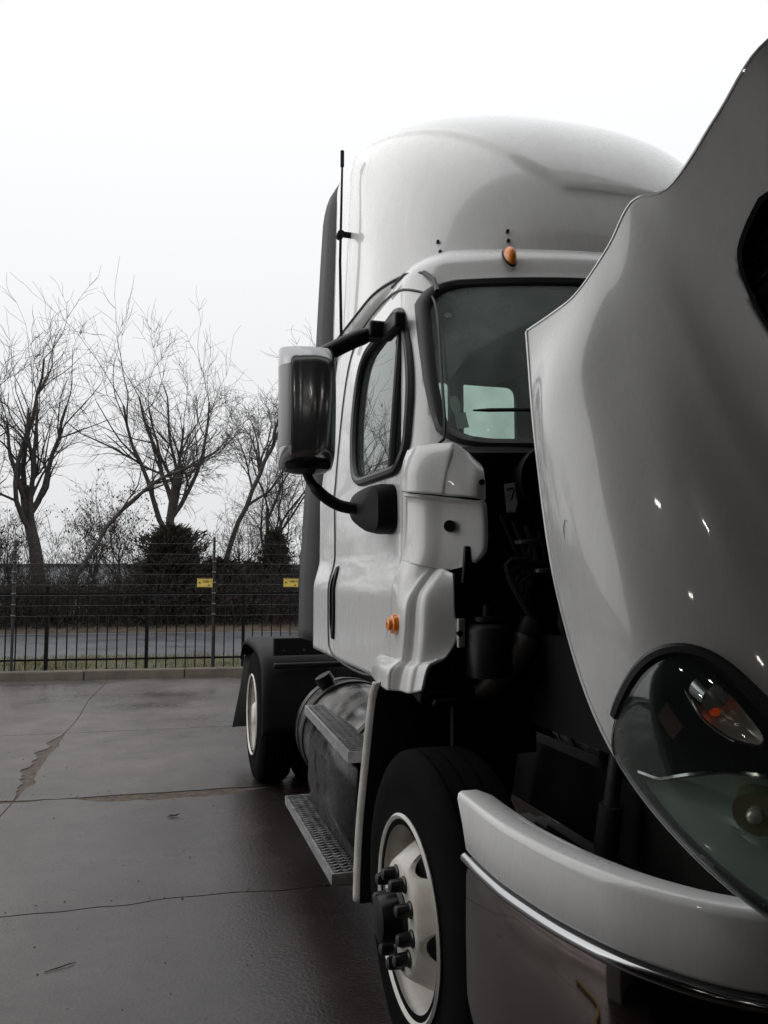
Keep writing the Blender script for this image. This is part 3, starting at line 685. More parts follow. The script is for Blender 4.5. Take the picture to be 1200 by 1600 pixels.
for sx in (1, -1):
    d_ = dvf if sx == 1 else mirror(dvf)
    door = part('door', d_, [M_WHITE, M_INT], ang=55); fix_normals(door)
    # normals outward
    if sum((pl.normal.x*(-sx)) * pl.area for pl in door.data.polygons) < 0: door.data.flip_normals()
    so = door.modifiers.new('solid', 'SOLIDIFY'); so.thickness = .035; so.offset = -1; so.material_offset = 1
    fx = lambda vf: vf if sx == 1 else mirror(vf)
    dout = [surf_pt(y, z, .0005) for y, z in resample(rounded(DOOR, iters=2), 150)]
    part('door_seal', fx(tube(dout, .0062, 6, closed=True)), M_GASK, door)
    wl = resample(WIN, 90); wo_ = [surf_pt(y, z, .004) for y, z in wl]
    part('window_gasket', fx(tube(wo_, .021, 8, closed=True)), M_GASK, door)
    cx, cz = np.mean([p[0] for p in wl]), np.mean([p[1] for p in wl])
    rings = [[surf_pt(cx+(y-cx)*k, cz+(z-cz)*k, -.012) for y, z in wl] for k in (1, .7, .35, .02)]
    gl = part('window_pane', fx(grid(rings, closed=True)), M_SGLASS, door)
    # dark moulding inside the pane: the front quarter light divider
    part('window_divider', fx(tube([surf_pt(.545+.10*t, 2.02+.62*t, .0) for t in np.linspace(0, 1, 8)], .017, 8)), M_GASK, door)
    hp = [(1.40, 1.30), (1.43, 1.29), (1.455, 1.33), (1.46, 1.5), (1.455, 1.59), (1.43, 1.60), (1.405, 1.58), (1.395, 1.44)]
    hr = resample(rounded(hp, iters=2), 40); hc = np.mean(hr, axis=0)
    part('door_handle', fx(grid([[surf_pt(hc[0]+(y-hc[0])*k, hc[1]+(z-hc[1])*k, o_) for y, z in hr] for k, o_ in ((1.25, -.004), (1.2, .012), (.95, .016), (.85, .004), (.02, .004))], closed=True)), M_SATIN, door)
# windshield frame and glass
def ws_pt(x, z, out=0.0):
    n = Vector((-.6*abs(x)*(1 if x > 0 else -1), -1, .42)); n = Vector((n.x*-1 if False else (.6*x), -1, .42)).normalized()
    s = section(max(z, 2.046)); y = s[60][1]
    for k in range(0, 60):
        if s[k][0] <= abs(x) <= s[k+1][0] and s[k+1][0] > s[k][0]:
            t = (abs(x)-s[k][0])/(s[k+1][0]-s[k][0]); y = s[k][1]+(s[k+1][1]-s[k][1])*t; break
    else:
        y = s[38][1]
    return Vector((x, y, z))+n*out
o_ = resample(WSH, 160); i_ = resample(WSG, 160)
part('windshield_frame', grid([[ws_pt(x, z, -.02) for x, z in o_], [ws_pt(x, z, .012) for x, z in o_], [ws_pt(x*.985, 2.42+(z-2.42)*.975, .020) for x, z in o_], [ws_pt(x*1.012, 2.42+(z-2.42)*1.02, .014) for x, z in i_], [ws_pt(x, z, .001) for x, z in i_]], closed=True), M_GASK)
wr = [[ws_pt(x*k*1.02, 2.42+(z-2.42)*k*1.02, .002) for x, z in i_] for k in np.linspace(1, .01, 14)]
wsh = part('windshield', grid(wr, closed=True), M_GLASS)
def decal(name, P, off, m, parent):
    return part(name, ([ws_pt(x, z, off) for x, z in P], [tuple(range(len(P)))]), m, parent, sm=False)
M_STK = mat('windshield_sticker', (.40, .41, .41), .8)
decal('sticker', rounded([(-.902, 2.20), (-.868, 2.20), (-.868, 2.275), (-.902, 2.275)], iters=2), -.004, M_STK, wsh)
decal('sticker', [(-.893, 2.135), (-.852, 2.142), (-.855, 2.205), (-.893, 2.205)], -.006, M_STK, wsh)
decal('sticker', [(.852+.0*math.cos(a)-1.704+.014*math.cos(a), 2.64+.012*math.sin(a)) for a in np.linspace(0, 6.1, 14)], -.003, M_STK, wsh)
wip = [ws_pt(x, 2.195-.02*(x+.85)+.0, .022) for x in np.linspace(-.83, -.25, 12)]
wiper = part('wiper', join(tube(wip, [.003]+[.0075]*10+[.006], 6), tube([ws_pt(-.62, 2.185, .03), ws_pt(-.35, 2.06, .04)], .009, 6)), M_SATIN)
for P in RWIN[:2]:
    r_ = resample(P, 60)
    part('rear_window_gasket', tube([(x, 2.035, z) for x, z in r_], .026, 8, closed=True), M_GASK)
    c_ = np.mean(r_, axis=0)
    part('rear_window', grid([[(c_[0]+(x-c_[0])*k, 2.046, c_[1]+(z-c_[1])*k) for x, z in r_] for k in (1, .02)], closed=True), M_GLASS)
r_ = resample(RWIN[0], 50)
# cab interior
part('dashboard', join(box((0, .62, 1.93), (1.94, .55, .20)), box((0, .5, 2.01), (1.7, .2, .05))), M_DASH, bevel=.04)
for x in (-.58, .58):
    seat = part('seat', join(box((x, 1.40, 1.62), (.5, .5, .2)), box((x, 1.68, 2.0), (.48, .15, .72))), M_DASH, bevel=.05)
    part('headrest', box((x, 1.70, 2.44), (.28, .12, .18)), M_DASH, seat, bevel=.05)
part('steering_wheel', join(tube([(.58+.22*math.cos(t), 1.02+.09*math.sin(t)*-1, 2.02+.19*math.sin(t)) for t in np.linspace(0, 6.283, 40)[:-1]], .015, 8, closed=True), tube([(.58, .85, 1.9), (.58, 1.02, 2.02)], .03, 8)), M_DASH)
# thin roof drip seam and visor band above the windshield
drip = [surf_pt(y, z, .003) for y, z in [(1.95, 2.92), (1.6, 2.945), (1.25, 2.94), (.95, 2.925), (.72, 2.90), (.58, 2.86)]]
part('roof_seam', tube(drip, .007, 6), M_GASK)
drip2 = [surf_pt(y, z, .002) for y, z in [(.58, 2.86), (.50, 2.80), (.44, 2.73)]]
part('roof_seam', tube(drip2, .011, 6), M_GASK)
part('roof_seam', mirror(tube(drip, .007, 6)), M_GASK)
# marker lamps on the roof edge
def roof_front(x, z): 
    sh = .22*(1-math.sqrt(max(0, 1-((z-2.84)/(ZT-2.84))**2))); return front_y(2.84, x)+sh*1.5
for x in (-.585, 0, .585):
    z = 2.90; y = roof_front(x, z); c = Vector((x, y, z)); rx = Matrix.Rotation(R(-32), 3, 'X')
    prof = []
    for k in range(9):
        a = k/8*math.pi/2; prof.append((math.cos(a), math.sin(a)))
    def dome(sx_, sz_, h): 
        rows_ = []
        for (rr_, hh_) in prof:
            rows_.append([c+rx @ Vector((sx_*rr_*math.cos(t), -h*hh_-.004, sz_*rr_*math.sin(t))) for t in np.linspace(0, 6.283, 25)[:-1]])
        return grid(rows_, closed=True)
    lm = part('marker_lamp', dome(.026, .052, .045), M_AMB); part('lamp_base', dome(.031, .058, .014), M_SATIN, lm)

# roof fairing
def fair_sec(z):
    t = (z-2.94)/(4.17-2.94)
    yf = .40+.10*t+.62*t**2.2+.62*t**6+.1*t**14
    w = .985-.03*t
    if t > .78:
        q = (t-.78)/.22; w -= .30*(1-math.sqrt(max(0, 1-q*q)))
    yr = 2.05-.06*max(0, (t-.9)/.1)
    ym = min(yf+.85, yr-.03); n = 2.35; P = []
    for k in range(57):
        a = k/56*math.pi/2; x = w*math.sin(a)**(2/n) if k else 0; y = ym-(ym-yf)*math.cos(a)**(2/n) if k < 56 else ym
        P.append((x, y))
    for k in range(1, 25): P.append((w, ym+(yr-ym)*k/24))
    return P
FZ = [2.94+1.23*t for t in list(np.linspace(0, .74, 40))+list(.74+.26*np.sin(np.linspace(.05, 1, 26)*math.pi/2))]
frows = []
for z in FZ:
    row = []
    for (x, y) in fair_sec(z):
        # raised centre panel with a soft edge, and a step before the rear band
        e = (.34+(z-3.30)*.95)-x; k = sstep(-.008, .022, min(e, (z-3.26)*1.0))
        off = .017*k*sstep(2.0, 1.2, y)
        e2 = sstep(1.70, 1.735, y+.10*(z-3.2)); 
        bl = .018*sstep(3.30, 3.42, z)*sstep(3.9, 3.5, z)*sstep(1.0, 1.5, y)*0
        nx, ny = (x/.98)**3, -(1-(x/.98)**3)
        row.append((-(x+nx*off-e2*.012*sstep(.6, .9, x)), y+ny*off, z))
    frows.append(row)
frows.insert(0, [(p[0]*.973, p[1]+.03*(1 if p[1] < 1.2 else 0), 2.86) for p in frows[0]])
tl = frows[-1]; frows.append([(p[0]*.5, 1.95+(p[1]-1.95)*.5, 4.182) for p in tl]); frows.append([(0, 1.95, 4.186) for p in tl])
fg = both(grid(frows))
fairing = part('roof_fairing', fg, M_WHITE, ang=70); fairing.modifiers.new('w', 'WELD').merge_threshold = .001
fix_normals(fairing); so = fairing.modifiers.new('solid', 'SOLIDIFY'); so.thickness = .012; so.offset = -1
def fair_pt(x, z, out=0):
    P = fair_sec(z)
    for k in range(len(P)-1):
        if P[k][0] <= abs(x) <= P[k+1][0]:
            t = (abs(x)-P[k][0])/max(P[k+1][0]-P[k][0], 1e-6); return Vector((x, P[k][1]+(P[k+1][1]-P[k][1])*t-out, z))
    return Vector((x, P[-1][1], z))
for x, z in ((-.80, 3.055), (-.795, 3.005), (-.55, 3.055), (-.55, 3.01), (.80, 3.055), (.55, 3.055)):
    p = fair_pt(x, z); part('bolt', tube([p+Vector((0, .01, 0)), p+Vector((-.004, -.012, 0))], .0075, 8), M_NUT, fairing)
part('fairing_seal', tube([(x, y-.004, 2.945) for x, y in [(-a, b) for a, b in reversed(fair_sec(2.94))]][::3]+[(x, y-.004, 2.945) for x, y in fair_sec(2.94)][::3], .008, 6), M_GASK, fairing)
# fairing upright seam
# side extenders: dark flexible strips behind the cab, following the fairing's rear edge
for sx in (1, -1):
    ed = [(1.115, 1.20), (1.11, 1.6), (1.085, 2.05), (1.05, 2.5), (1.02, 2.97), (1.005, 3.3), (.99, 3.6), (.975, 3.86), (.945, 4.0), (.88, 4.11), (.76, 4.165), (.6, 4.18)]
    P = resample(ed, 50, closed=False)
    a = [(-sx*(w-.07*sstep(4.25, 4.05, z)-.0), 2.06, z-.012) for w, z in P]; b = [(-sx*(w-.01), 2.19, z) for w, z in P]; c = [(-sx*w, 2.34, z+.004) for w, z in P]
    part('side_extender', grid([a, b, c]), M_GREYR, solid=.02)
# antenna
ant = part('antenna', tube([(-1.02, 1.62, 2.80), (-1.03, 1.62, 3.3), (-1.02, 1.62, 3.86)], [.009, .008, .006], 8), M_BLACK)
part('antenna_tip', tube([(-1.02, 1.62, 3.85), (-1.02, 1.62, 3.94)], .011, 8), M_BLACK, ant)
part('antenna_bracket', join(box((-.995, 1.62, 3.46), (.08, .03, .028)), tube([(-1.03, 1.59, 3.455), (-1.03, 1.65, 3.455)], .022, 8)), M_BLACK, ant, bevel=.006)

# mirror on the passenger side
mh = []
for k, z in enumerate(np.linspace(0, 1, 25)):
    zz = 2.035+.52*z; e = min(z, 1-z)*.52; sq = 1-.34*(1-min(1, e/.075))**2.2
    cx = -1.365; sec = [(-1.475, .86), (-1.484, .80), (-1.474, .75), (-1.445, .712), (-1.415, .698), (-1.395, .690), (-1.34, .676), (-1.285, .686), (-1.257, .712), (-1.25, .76), (-1.25, .86)]
    sec = [catmull([np.array(q) for q in sec], t) for t in np.linspace(0, len(sec)-1, 46)]
    bow = .030*((zz-2.295)/.26)**2
    mh.append([(cx+(x-cx)*(sq*.12+.88), .86+(y+bow-.86 if y < .85 else 0)*sq, zz) for x, y in sec])
mirror_root = part('mirror_housing', join(grid(mh), ([Vector(p) for p in mh[0]], [tuple(range(len(mh[0])))]), ([Vector(p) for p in mh[-1]], [tuple(range(len(mh[0])))])), M_MIRR, ang=35)
mirror_root['label'] = 'chrome backed door mirror'
part('mirror_glass', grid([[(-1.462, .862, 2.06), (-1.262, .862, 2.06)], [(-1.462, .862, 2.53), (-1.262, .862, 2.53)]]), M_CHROME, mirror_root)
part('mirror_rim', tube([(-1.462, .858, 2.06), (-1.262, .858, 2.06), (-1.262, .858, 2.53), (-1.462, .858, 2.53)], .010, 8, closed=True), M_SATIN, mirror_root)
part('side_panel', grid([[(p[0]-.0035, p[1]-.001, p[2]) for p in mh[k][5:15]] for k in range(4, 21)]), mat('smoked_panel', (.20, .203, .21), .3, metal=.2, coat=.3), mirror_root)
part('base_cover', grid([[(-1.36+(x+1.36)*k, .80+(y-.80)*k, z) for x, y in [(-1.47, .86), (-1.47, .76), (-1.42, .71), (-1.34, .69), (-1.27, .71), (-1.255, .86)]] for k, z in ((.93, 2.05), (.86, 2.025), (.4, 2.012), (.01, 2.01))], closed=True), M_SATIN, mirror_root)
arm = part('mirror_arm', tube([catmull([np.array(q) for q in [(-1.37, .82, 2.05), (-1.345, .82, 1.99), (-1.30, .80, 1.93), (-1.235, .785, 1.885), (-1.17, .77, 1.868), (-1.10, .76, 1.865)]], t) for t in np.linspace(0, 5, 26)], [.020]*8+[.026]*18, 12), M_SATIN)
def bracket():
    o_ = [(.98, 1.90), (.90, 1.945), (.62, 1.955), (.47, 1.945), (.455, 1.85), (.46, 1.755), (.60, 1.745), (.80, 1.79), (.95, 1.835)]
    ring = resample(rounded(o_, iters=2), 40); c = np.mean(ring, axis=0)
    return grid([[surf_pt(c[0]+(y-c[0])*k, c[1]+(z-c[1])*k, o) for y, z in ring] for k, o in ((1, -.01), (1, .045), (.93, .075), (.6, .092), (.02, .095))], closed=True)
part('arm_bracket', bracket(), M_BLACK, arm)
up_arm = part('mirror_arm', tube([catmull([np.array(q) for q in [(-1.30, .83, 2.535), (-1.25, .83, 2.565), (-1.19, .83, 2.60), (-1.12, .825, 2.635), (-1.05, .82, 2.655)]], t) for t in np.linspace(0, 4, 18)], [.030, .044]+[.050]*12+[.046, .036, .03, .028], 12, flat=.75), M_SATIN)
part('arm_bracket', join(box((-1.05, .79, 2.655), (.10, .10, .075)), box((-1.02, .66, 2.64), (.05, .22, .07))), M_SATIN, up_arm, bevel=.012)
# side cowl: the stepped white panel between the door and the open hood
def cowl(rows, ny=10, nx=12):
    G = [[np.array(p, float) for p in r_] for r_ in rows]; A = []
    for s in np.linspace(0, len(G)-1, (len(G)-1)*ny+1):
        col = [catmull([G[i][j] for i in range(len(G))], s) for j in range(len(G[0]))]
        A.append([catmull(col, t) for t in np.linspace(0, len(col)-1, (len(col)-1)*nx+1)])
    return A
B1 = cowl([[(-1.066, .30, 2.045), (-1.05, .22, 2.05), (-.975, .145, 2.050), (-.955, .128, 2.048), (-.925, .11, 2.02), (-.90, .10, 1.99), (-.88, .10, 1.975)],
           [(-1.085, .29, 2.0), (-1.068, .20, 2.010), (-.990, .120, 2.012), (-.970, .108, 2.000), (-.930, .080, 1.975), (-.905, .065, 1.96), (-.88, .06, 1.945)],
           [(-1.094, .28, 1.955), (-1.086, .19, 1.950), (-1.010, .110, 1.945), (-.990, .096, 1.938), (-.942, .060, 1.92), (-.912, .040, 1.91), (-.882, .04, 1.90)],
           [(-1.096, .275, 1.89), (-1.090, .18, 1.878), (-1.025, .105, 1.866), (-1.004, .092, 1.862), (-.955, .050, 1.855), (-.92, .030, 1.850), (-.885, .03, 1.845)]])
B2 = cowl([[(-1.085, .29, 1.888), (-1.062, .20, 1.876), (-.995, .135, 1.862), (-.945, .085, 1.852), (-.895, .050, 1.843), (-.885, .055, 1.841)],
           [(-1.068, .30, 1.865), (-1.045, .21, 1.850), (-.985, .15, 1.835), (-.93, .09, 1.82), (-.888, .045, 1.81), (-.878, .050, 1.81)],
           [(-1.067, .31, 1.74), (-1.045, .21, 1.73), (-.985, .15, 1.72), (-.93, .09, 1.71), (-.886, .045, 1.70), (-.876, .050, 1.70)],
           [(-1.068, .32, 1.675), (-1.05, .21, 1.665), (-.99, .155, 1.655), (-.935, .10, 1.65), (-.895, .055, 1.655), (-.886, .06, 1.66)],
           [(-1.075, .33, 1.635), (-1.06, .22, 1.620), (-1.0, .17, 1.610), (-.965, .14, 1.605), (-.93, .10, 1.615), (-.92, .10, 1.62)]])
# lower cowl: side face, a forward step, a narrow ledge, a second step, then the recessed front face
B3 = cowl([[(-1.078, .33, 1.640), (-1.062, .24, 1.628), (-1.022, .195, 1.615), (-1.012, .188, 1.612), (-1.000, .180, 1.606), (-.992, .162, 1.604), (-.986, .150, 1.602), (-.978, .135, 1.596), (-.966, .105, 1.59)],
           [(-1.10, .37, 1.555), (-1.094, .27, 1.550), (-1.070, .215, 1.548), (-1.062, .205, 1.548), (-1.042, .192, 1.545), (-1.036, .165, 1.545), (-1.032, .150, 1.543), (-1.018, .135, 1.535), (-.967, .105, 1.515)],
           [(-1.102, .40, 1.475), (-1.106, .29, 1.475), (-1.102, .225, 1.480), (-1.096, .212, 1.482), (-1.068, .195, 1.488), (-1.062, .165, 1.492), (-1.058, .150, 1.493), (-1.040, .135, 1.485), (-.968, .10, 1.455)],
           [(-1.102, .43, 1.375), (-1.110, .31, 1.375), (-1.110, .230, 1.373), (-1.104, .216, 1.373), (-1.076, .198, 1.375), (-1.072, .165, 1.377), (-1.068, .150, 1.378), (-1.050, .135, 1.378), (-.962, .10, 1.37)],
           [(-1.104, .50, 1.290), (-1.115, .33, 1.288), (-1.117, .240, 1.288), (-1.110, .224, 1.288), (-1.084, .202, 1.288), (-1.080, .165, 1.288), (-1.076, .150, 1.288), (-1.058, .135, 1.290), (-1.0, .10, 1.30)],
           [(-1.106, .55, 1.262), (-1.122, .36, 1.268), (-1.130, .250, 1.268), (-1.124, .232, 1.268), (-1.094, .206, 1.270), (-1.088, .165, 1.270), (-1.084, .150, 1.272), (-1.070, .135, 1.272), (-1.04, .10, 1.28)],
           [(-1.120, .58, 1.228), (-1.148, .40, 1.236), (-1.158, .262, 1.240), (-1.150, .242, 1.240), (-1.112, .214, 1.244), (-1.104, .168, 1.248), (-1.100, .152, 1.250), (-1.086, .136, 1.252), (-1.065, .10, 1.262)],
           [(-1.122, .60, 1.185), (-1.152, .41, 1.182), (-1.162, .266, 1.178), (-1.154, .246, 1.177), (-1.124, .218, 1.176), (-1.118, .168, 1.176), (-1.114, .152, 1.176), (-1.100, .136, 1.18), (-1.085, .10, 1.19)]])
for sx in (1, -1):
    f_ = (lambda vf: vf) if sx == 1 else mirror
    cw = part('side_cowl', f_(join(grid(B1), grid(B2), grid(B3))), M_WHITE, solid=.012, ang=50)
    if sx == 1:
        part('plug', tube([(-.972, .13, 1.757), (-.985, .105, 1.757)], .021, 16), M_NUT, cw)
        part('screw', tube([(-.892, .055, 1.905), (-.897, .02, 1.905)], .011, 10), M_NUT, cw)
        part('mounting_tab', box((-.952, .088, 1.385), (.035, .012, .10), Matrix.Rotation(.5, 3, 'Z')), M_WHITE, cw, bevel=.004); part('screw', tube([(-.955, .1, 1.385), (-.962, .07, 1.385)], .011, 10), M_NUT, cw)
        part('latch_strap', box((-.925, .075, 1.62), (.045, .02, .13), Matrix.Rotation(.08, 3, 'Y')), M_SATIN, cw, bevel=.004)
        tl_ = part('turn_lamp', lathe([(-.045, .001), (-.045, .012), (-.042, .022), (-.030, .026), (-.026, .034), (-.008, .038), (-.002, .040), (.004, .040)], 24, (-1.112, .300, 1.405)), M_AMB); tl_['label'] = 'amber side turn lamp below the door mirror'

# hood, tilted forward about its front hinge
HOOD_GRID = [
 [(1.14,.19,1.37),(1.12,.14,1.45),(1.10,.11,1.52),(1.06,.13,1.62),(1.03,.16,1.71),(1.00,.10,1.77),(.94,.14,1.90),(.88,.19,2.02),(.78,.2,2.08),(.45,.2,2.13),(0,.2,2.15)],
 [(1.17,-.10,1.24),(1.19,-.1,1.34),(1.17,-.12,1.44),(1.10,-.12,1.54),(1.04,-.12,1.62),(.99,-.12,1.68),(.91,-.1,1.83),(.82,-.1,1.96),(.7,-.1,2.02),(.4,-.1,2.07),(0,-.1,2.09)],
 [(1.18,-.42,1.10),(1.20,-.42,1.22),(1.19,-.42,1.35),(1.12,-.42,1.46),(1.03,-.42,1.53),(.95,-.42,1.59),(.85,-.42,1.73),(.75,-.42,1.84),(.63,-.42,1.9),(.36,-.42,1.95),(0,-.42,1.97)],
 [(1.17,-.74,1.05),(1.18,-.74,1.18),(1.15,-.73,1.28),(1.06,-.72,1.38),(.96,-.72,1.44),(.87,-.72,1.5),(.77,-.72,1.62),(.67,-.72,1.71),(.56,-.72,1.77),(.32,-.72,1.82),(0,-.72,1.84)],
 [(1.05,-1.0,1.05),(1.04,-1.02,1.15),(1.0,-1.02,1.24),(.93,-1.0,1.31),(.85,-.98,1.36),(.76,-.98,1.41),(.68,-.98,1.5),(.59,-.98,1.57),(.5,-.98,1.62),(.29,-.98,1.67),(0,-.98,1.69)],
 [(.80,-1.2,1.05),(.79,-1.21,1.12),(.77,-1.21,1.18),(.72,-1.2,1.22),(.66,-1.19,1.26),(.6,-1.18,1.29),(.55,-1.18,1.33),(.5,-1.18,1.38),(.43,-1.18,1.41),(.25,-1.2,1.44),(0,-1.22,1.45)]]
HG = np.array(HOOD_GRID)
HINGE_Y, HINGE_Z, HOOD_TILT = -1.2, .65, np.radians(48)
HGL = [[tuple(p) for p in r_] for r_ in HOOD_GRID]
def cr_w(n, t):
    t = min(max(t, 0), n-1-1e-9); i = int(t); f = t-i; f2 = f*f; f3 = f2*f
    a, b, c, d = .5*(-f+2*f2-f3), .5*(2-5*f2+3*f3), .5*(f+4*f2-3*f3), .5*(f3-f2)
    if i == 0: b += 2*a; c -= a; a = 0
    if i+2 >= n: c += 2*d; b -= d; d = 0
    return [(k, w) for k, w in ((i-1, a), (i, b), (i+1, c), (i+2, d)) if w]
def hood_closed(u, v):
    wu, wv = cr_w(6, u), cr_w(11, v); x = y = z = 0.0
    for i, a in wu:
        r_ = HGL[i]
        for j, b in wv:
            p = r_[j]; k = a*b; x += p[0]*k; y += p[1]*k; z += p[2]*k
    return np.array((x, y, z))
def hood_pt(u, v, off=0.0, side=-1):
    p = hood_closed(u, v)
    if off:
        e = .01
        du = hood_closed(u+e, v)-hood_closed(u-e, v); dv = hood_closed(u, v+e)-hood_closed(u, v-e)
        n = np.cross(dv, du); n /= (np.linalg.norm(n)+1e-9)
        p = p+n*off
    w, a, z = p
    a -= HINGE_Y; z -= HINGE_Z; c, s = np.cos(HOOD_TILT), np.sin(HOOD_TILT)
    return np.array([side*w, HINGE_Y+c*a-s*z, HINGE_Z+s*a+c*z])

LAMP = [(2.93, .10), (2.86, .9), (2.83, 1.5), (2.84, 1.95), (2.90, 2.25), (3.02, 2.46), (3.2, 2.56), (3.5, 2.62), (4.0, 2.6), (4.45, 2.3), (4.6, 1.5), (4.5, .6), (4.2, .16), (3.8, .08), (3.4, .07), (3.1, .07)]
VENT = [(.88, 5.98), (.98, 5.62), (1.08, 5.45), (1.28, 5.38), (1.58, 5.34), (2.3, 5.5), (2.4, 6.1), (1.8, 6.5), (1.1, 6.4)]
LAMP = resample(rounded(LAMP, iters=2), 120); VENT = resample(rounded(VENT, iters=1), 60)
NU, NV = 150, 190
us, vs = np.linspace(0, 5, NU), np.linspace(0, 10, NV)
Gc = [[hood_pt(u, v) for v in vs] for u in us]
hv = [Vector(p) for r_ in Gc for p in r_]; hf = []
for i in range(NU-1):
    for j in range(NV-1):
        uc, vc = (us[i]+us[i+1])/2, (vs[j]+vs[j+1])/2
        if inpoly(uc, vc, LAMP) or inpoly(uc, vc, VENT): continue
        hf.append((i*NV+j, i*NV+j+1, (i+1)*NV+j+1, (i+1)*NV+j))
hood = part('hood', both(prune(hv, hf)), [M_WHITE, M_UNDER], ang=60)
bm = bmesh.new(); bm.from_mesh(hood.data); bmesh.ops.remove_doubles(bm, verts=bm.verts, dist=.0005); bmesh.ops.recalc_face_normals(bm, faces=bm.faces); bm.to_mesh(hood.data); bm.free()
hc_ = Vector((0, -1.2, 1.6))
sgn = 0
for pl in hood.data.polygons: sgn += pl.normal.dot(Vector(pl.center)-TI-hc_)*pl.area
if sgn < 0: hood.data.flip_normals()
so = hood.modifiers.new('solid', 'SOLIDIFY'); so.thickness = .012; so.offset = -1; so.material_offset = 1; so.material_offset_rim = 0
for side in (-1, 1):
    hp = lambda u, v, o=0.0: Vector(hood_pt(u, v, o, side))
    # headlamp: bezel, bucket, lens, bowls
    lc = np.mean(LAMP, axis=0)
    sc = lambda k: [(lc[0]+(u-lc[0])*k, lc[1]+(v-lc[1])*k) for u, v in LAMP]
    hl = part('headlamp', grid([[hp(u, v, .004) for u, v in sc(1.01)], [hp(u, v, .010) for u, v in sc(1.0)], [hp(u, v, .004) for u, v in sc(.985)], [hp(u, v, -.02) for u, v in sc(.98)]], closed=True), M_SATIN, hood)
    part('bucket', grid([[hp(u, v, -.005) for u, v in sc(1.0)], [hp(u, v, -.06) for u, v in sc(.97)], [hp(u, v, -.11) for u, v in sc(.85)], [hp(u, v, -.13) for u, v in sc(.4)], [hp(u, v, -.13) for u, v in sc(.02)]], closed=True), M_SATIN, hl)
    part('lens', grid([[hp(u, v, o) for u, v in sc(k)] for k, o in [(.985*q, .004+.034*math.sqrt(max(0, 1-q*q))) for q in (1, .985, .96, .92, .86, .78, .68, .55, .4, .2, .02)]], closed=True), M_LENS, hl, solid=.004)
    M_BOWL = mat('headlamp_bowl', (.80, .98, .92), .25, coat=.8, rvar=.08, vscale=9); M_BOWL2 = mat('signal_bowl', (.82, .80, .76), .18, metal=.35, coat=.5)
    def dish(P, depth, m, nm, edge=-.010, pw=2.4):
        P = resample(P, 70); c_ = np.mean(P, axis=0)
        return part(nm, grid([[hp(c_[0]+(u-c_[0])*k, c_[1]+(v-c_[1])*k, edge-depth*(1-k**pw)) for u, v in P] for k in (1, .96, .9, .8, .68, .52, .35, .18, .02)], closed=True), m, hl)
    low = fillet([(3.12, .14), (3.27, .50), (3.34, .98), (3.44, 1.62), (3.58, 2.12), (4.0, 2.35), (4.4, 2.0), (4.52, 1.3), (4.42, .55), (4.15, .20), (3.8, .115), (3.4, .10)], .12)
    dish(low, .075, M_BOWL, 'reflector')
    up_ = fillet([(3.03, 1.93), (3.06, 2.12), (3.16, 2.36), (3.28, 2.38), (3.42, 2.36), (3.44, 2.22), (3.34, 1.98), (3.2, 1.86)], .06)
    dish(up_, .035, M_BOWL2, 'reflector')
    part('reflector_rim', tube([hp(u, v, -.006) for u, v in resample(low, 80)], .0045, 6, closed=True), M_CHROME, hl)
    part('reflector_rim', tube([hp(u, v, -.006) for u, v in resample(up_, 50)], .0025, 6, closed=True), M_CHROME, hl)
    ctr = hp(3.205, 2.05, -.022); ball = lathe([(math.cos(a)*.0085, math.sin(a)*.0085+1e-5) for a in np.linspace(0, math.pi, 10)], 16, ctr); part('signal_bulb', ball, mat('red_amber_bulb', (.9, .12, .01), .05, coat=1, emit=((1, .10, .01), .12)), hl)
    p0, p1 = hp(3.09, 2.16, -.02), hp(3.16, 2.20, -.004); part('signal_hood', tube([p0, p1], [.030, .026], 18), M_CHROME, hl)
    p0, p1 = hp(3.66, 1.42, -.07), hp(3.66, 1.42, -.012); part('beam_shield', tube([p0, p1], [.040, .034], 22), mat('brass_chrome', (.55, .52, .36), .2, metal=.8), hl)
    mk_ = hp(3.66, 1.42, -.006); part('beam_bulb', lathe([(math.cos(a)*.012, math.sin(a)*.012+1e-5) for a in np.linspace(0, math.pi, 10)], 14, mk_), M_BOWL2, hl)
    part('amber_marker', grid([[hp(2.98+.10*a_, .75+.42*b_, -.055) for b_ in np.linspace(0, 1, 6)] for a_ in np.linspace(0, 1.6, 6)]), mat('amber_reflector', (.14, .03, .006), .35), hl)
    # eyelid trim over the top of the lamp
    br = [q for q in LAMP if q[1] > .55 and q[0] < 3.9]; k0 = max(range(len(br)), key=lambda k: np.linalg.norm(br[k]-br[k-1])); br = br[k0:]+br[:k0]
    part('lamp_brow', tube([hp(u, v, .008) for u, v in br], [.003]+[.013]*(len(br)-2)+[.003], 8), M_GASK, hl)
    vc_ = np.mean(VENT, axis=0); sv = lambda k: [(vc_[0]+(u-vc_[0])*k, vc_[1]+(v-vc_[1])*k) for u, v in VENT]
    vn = part('intake_grille', grid([[hp(u, v, .006) for u, v in sv(1.04)], [hp(u, v, .006) for u, v in sv(.97)], [hp(u, v, -.05) for u, v in sv(.95)], [hp(u, v, -.05) for u, v in sv(.02)]], closed=True), M_SATIN, hood)
    for k in range(1, 8):
        u = .9+k*.19; lo, hi = 5.42, 6.36; part('grille_bar', tube([hp(u, v, -.012) for v in np.linspace(lo, hi, 8)], .008, 5), M_BLACK, vn)
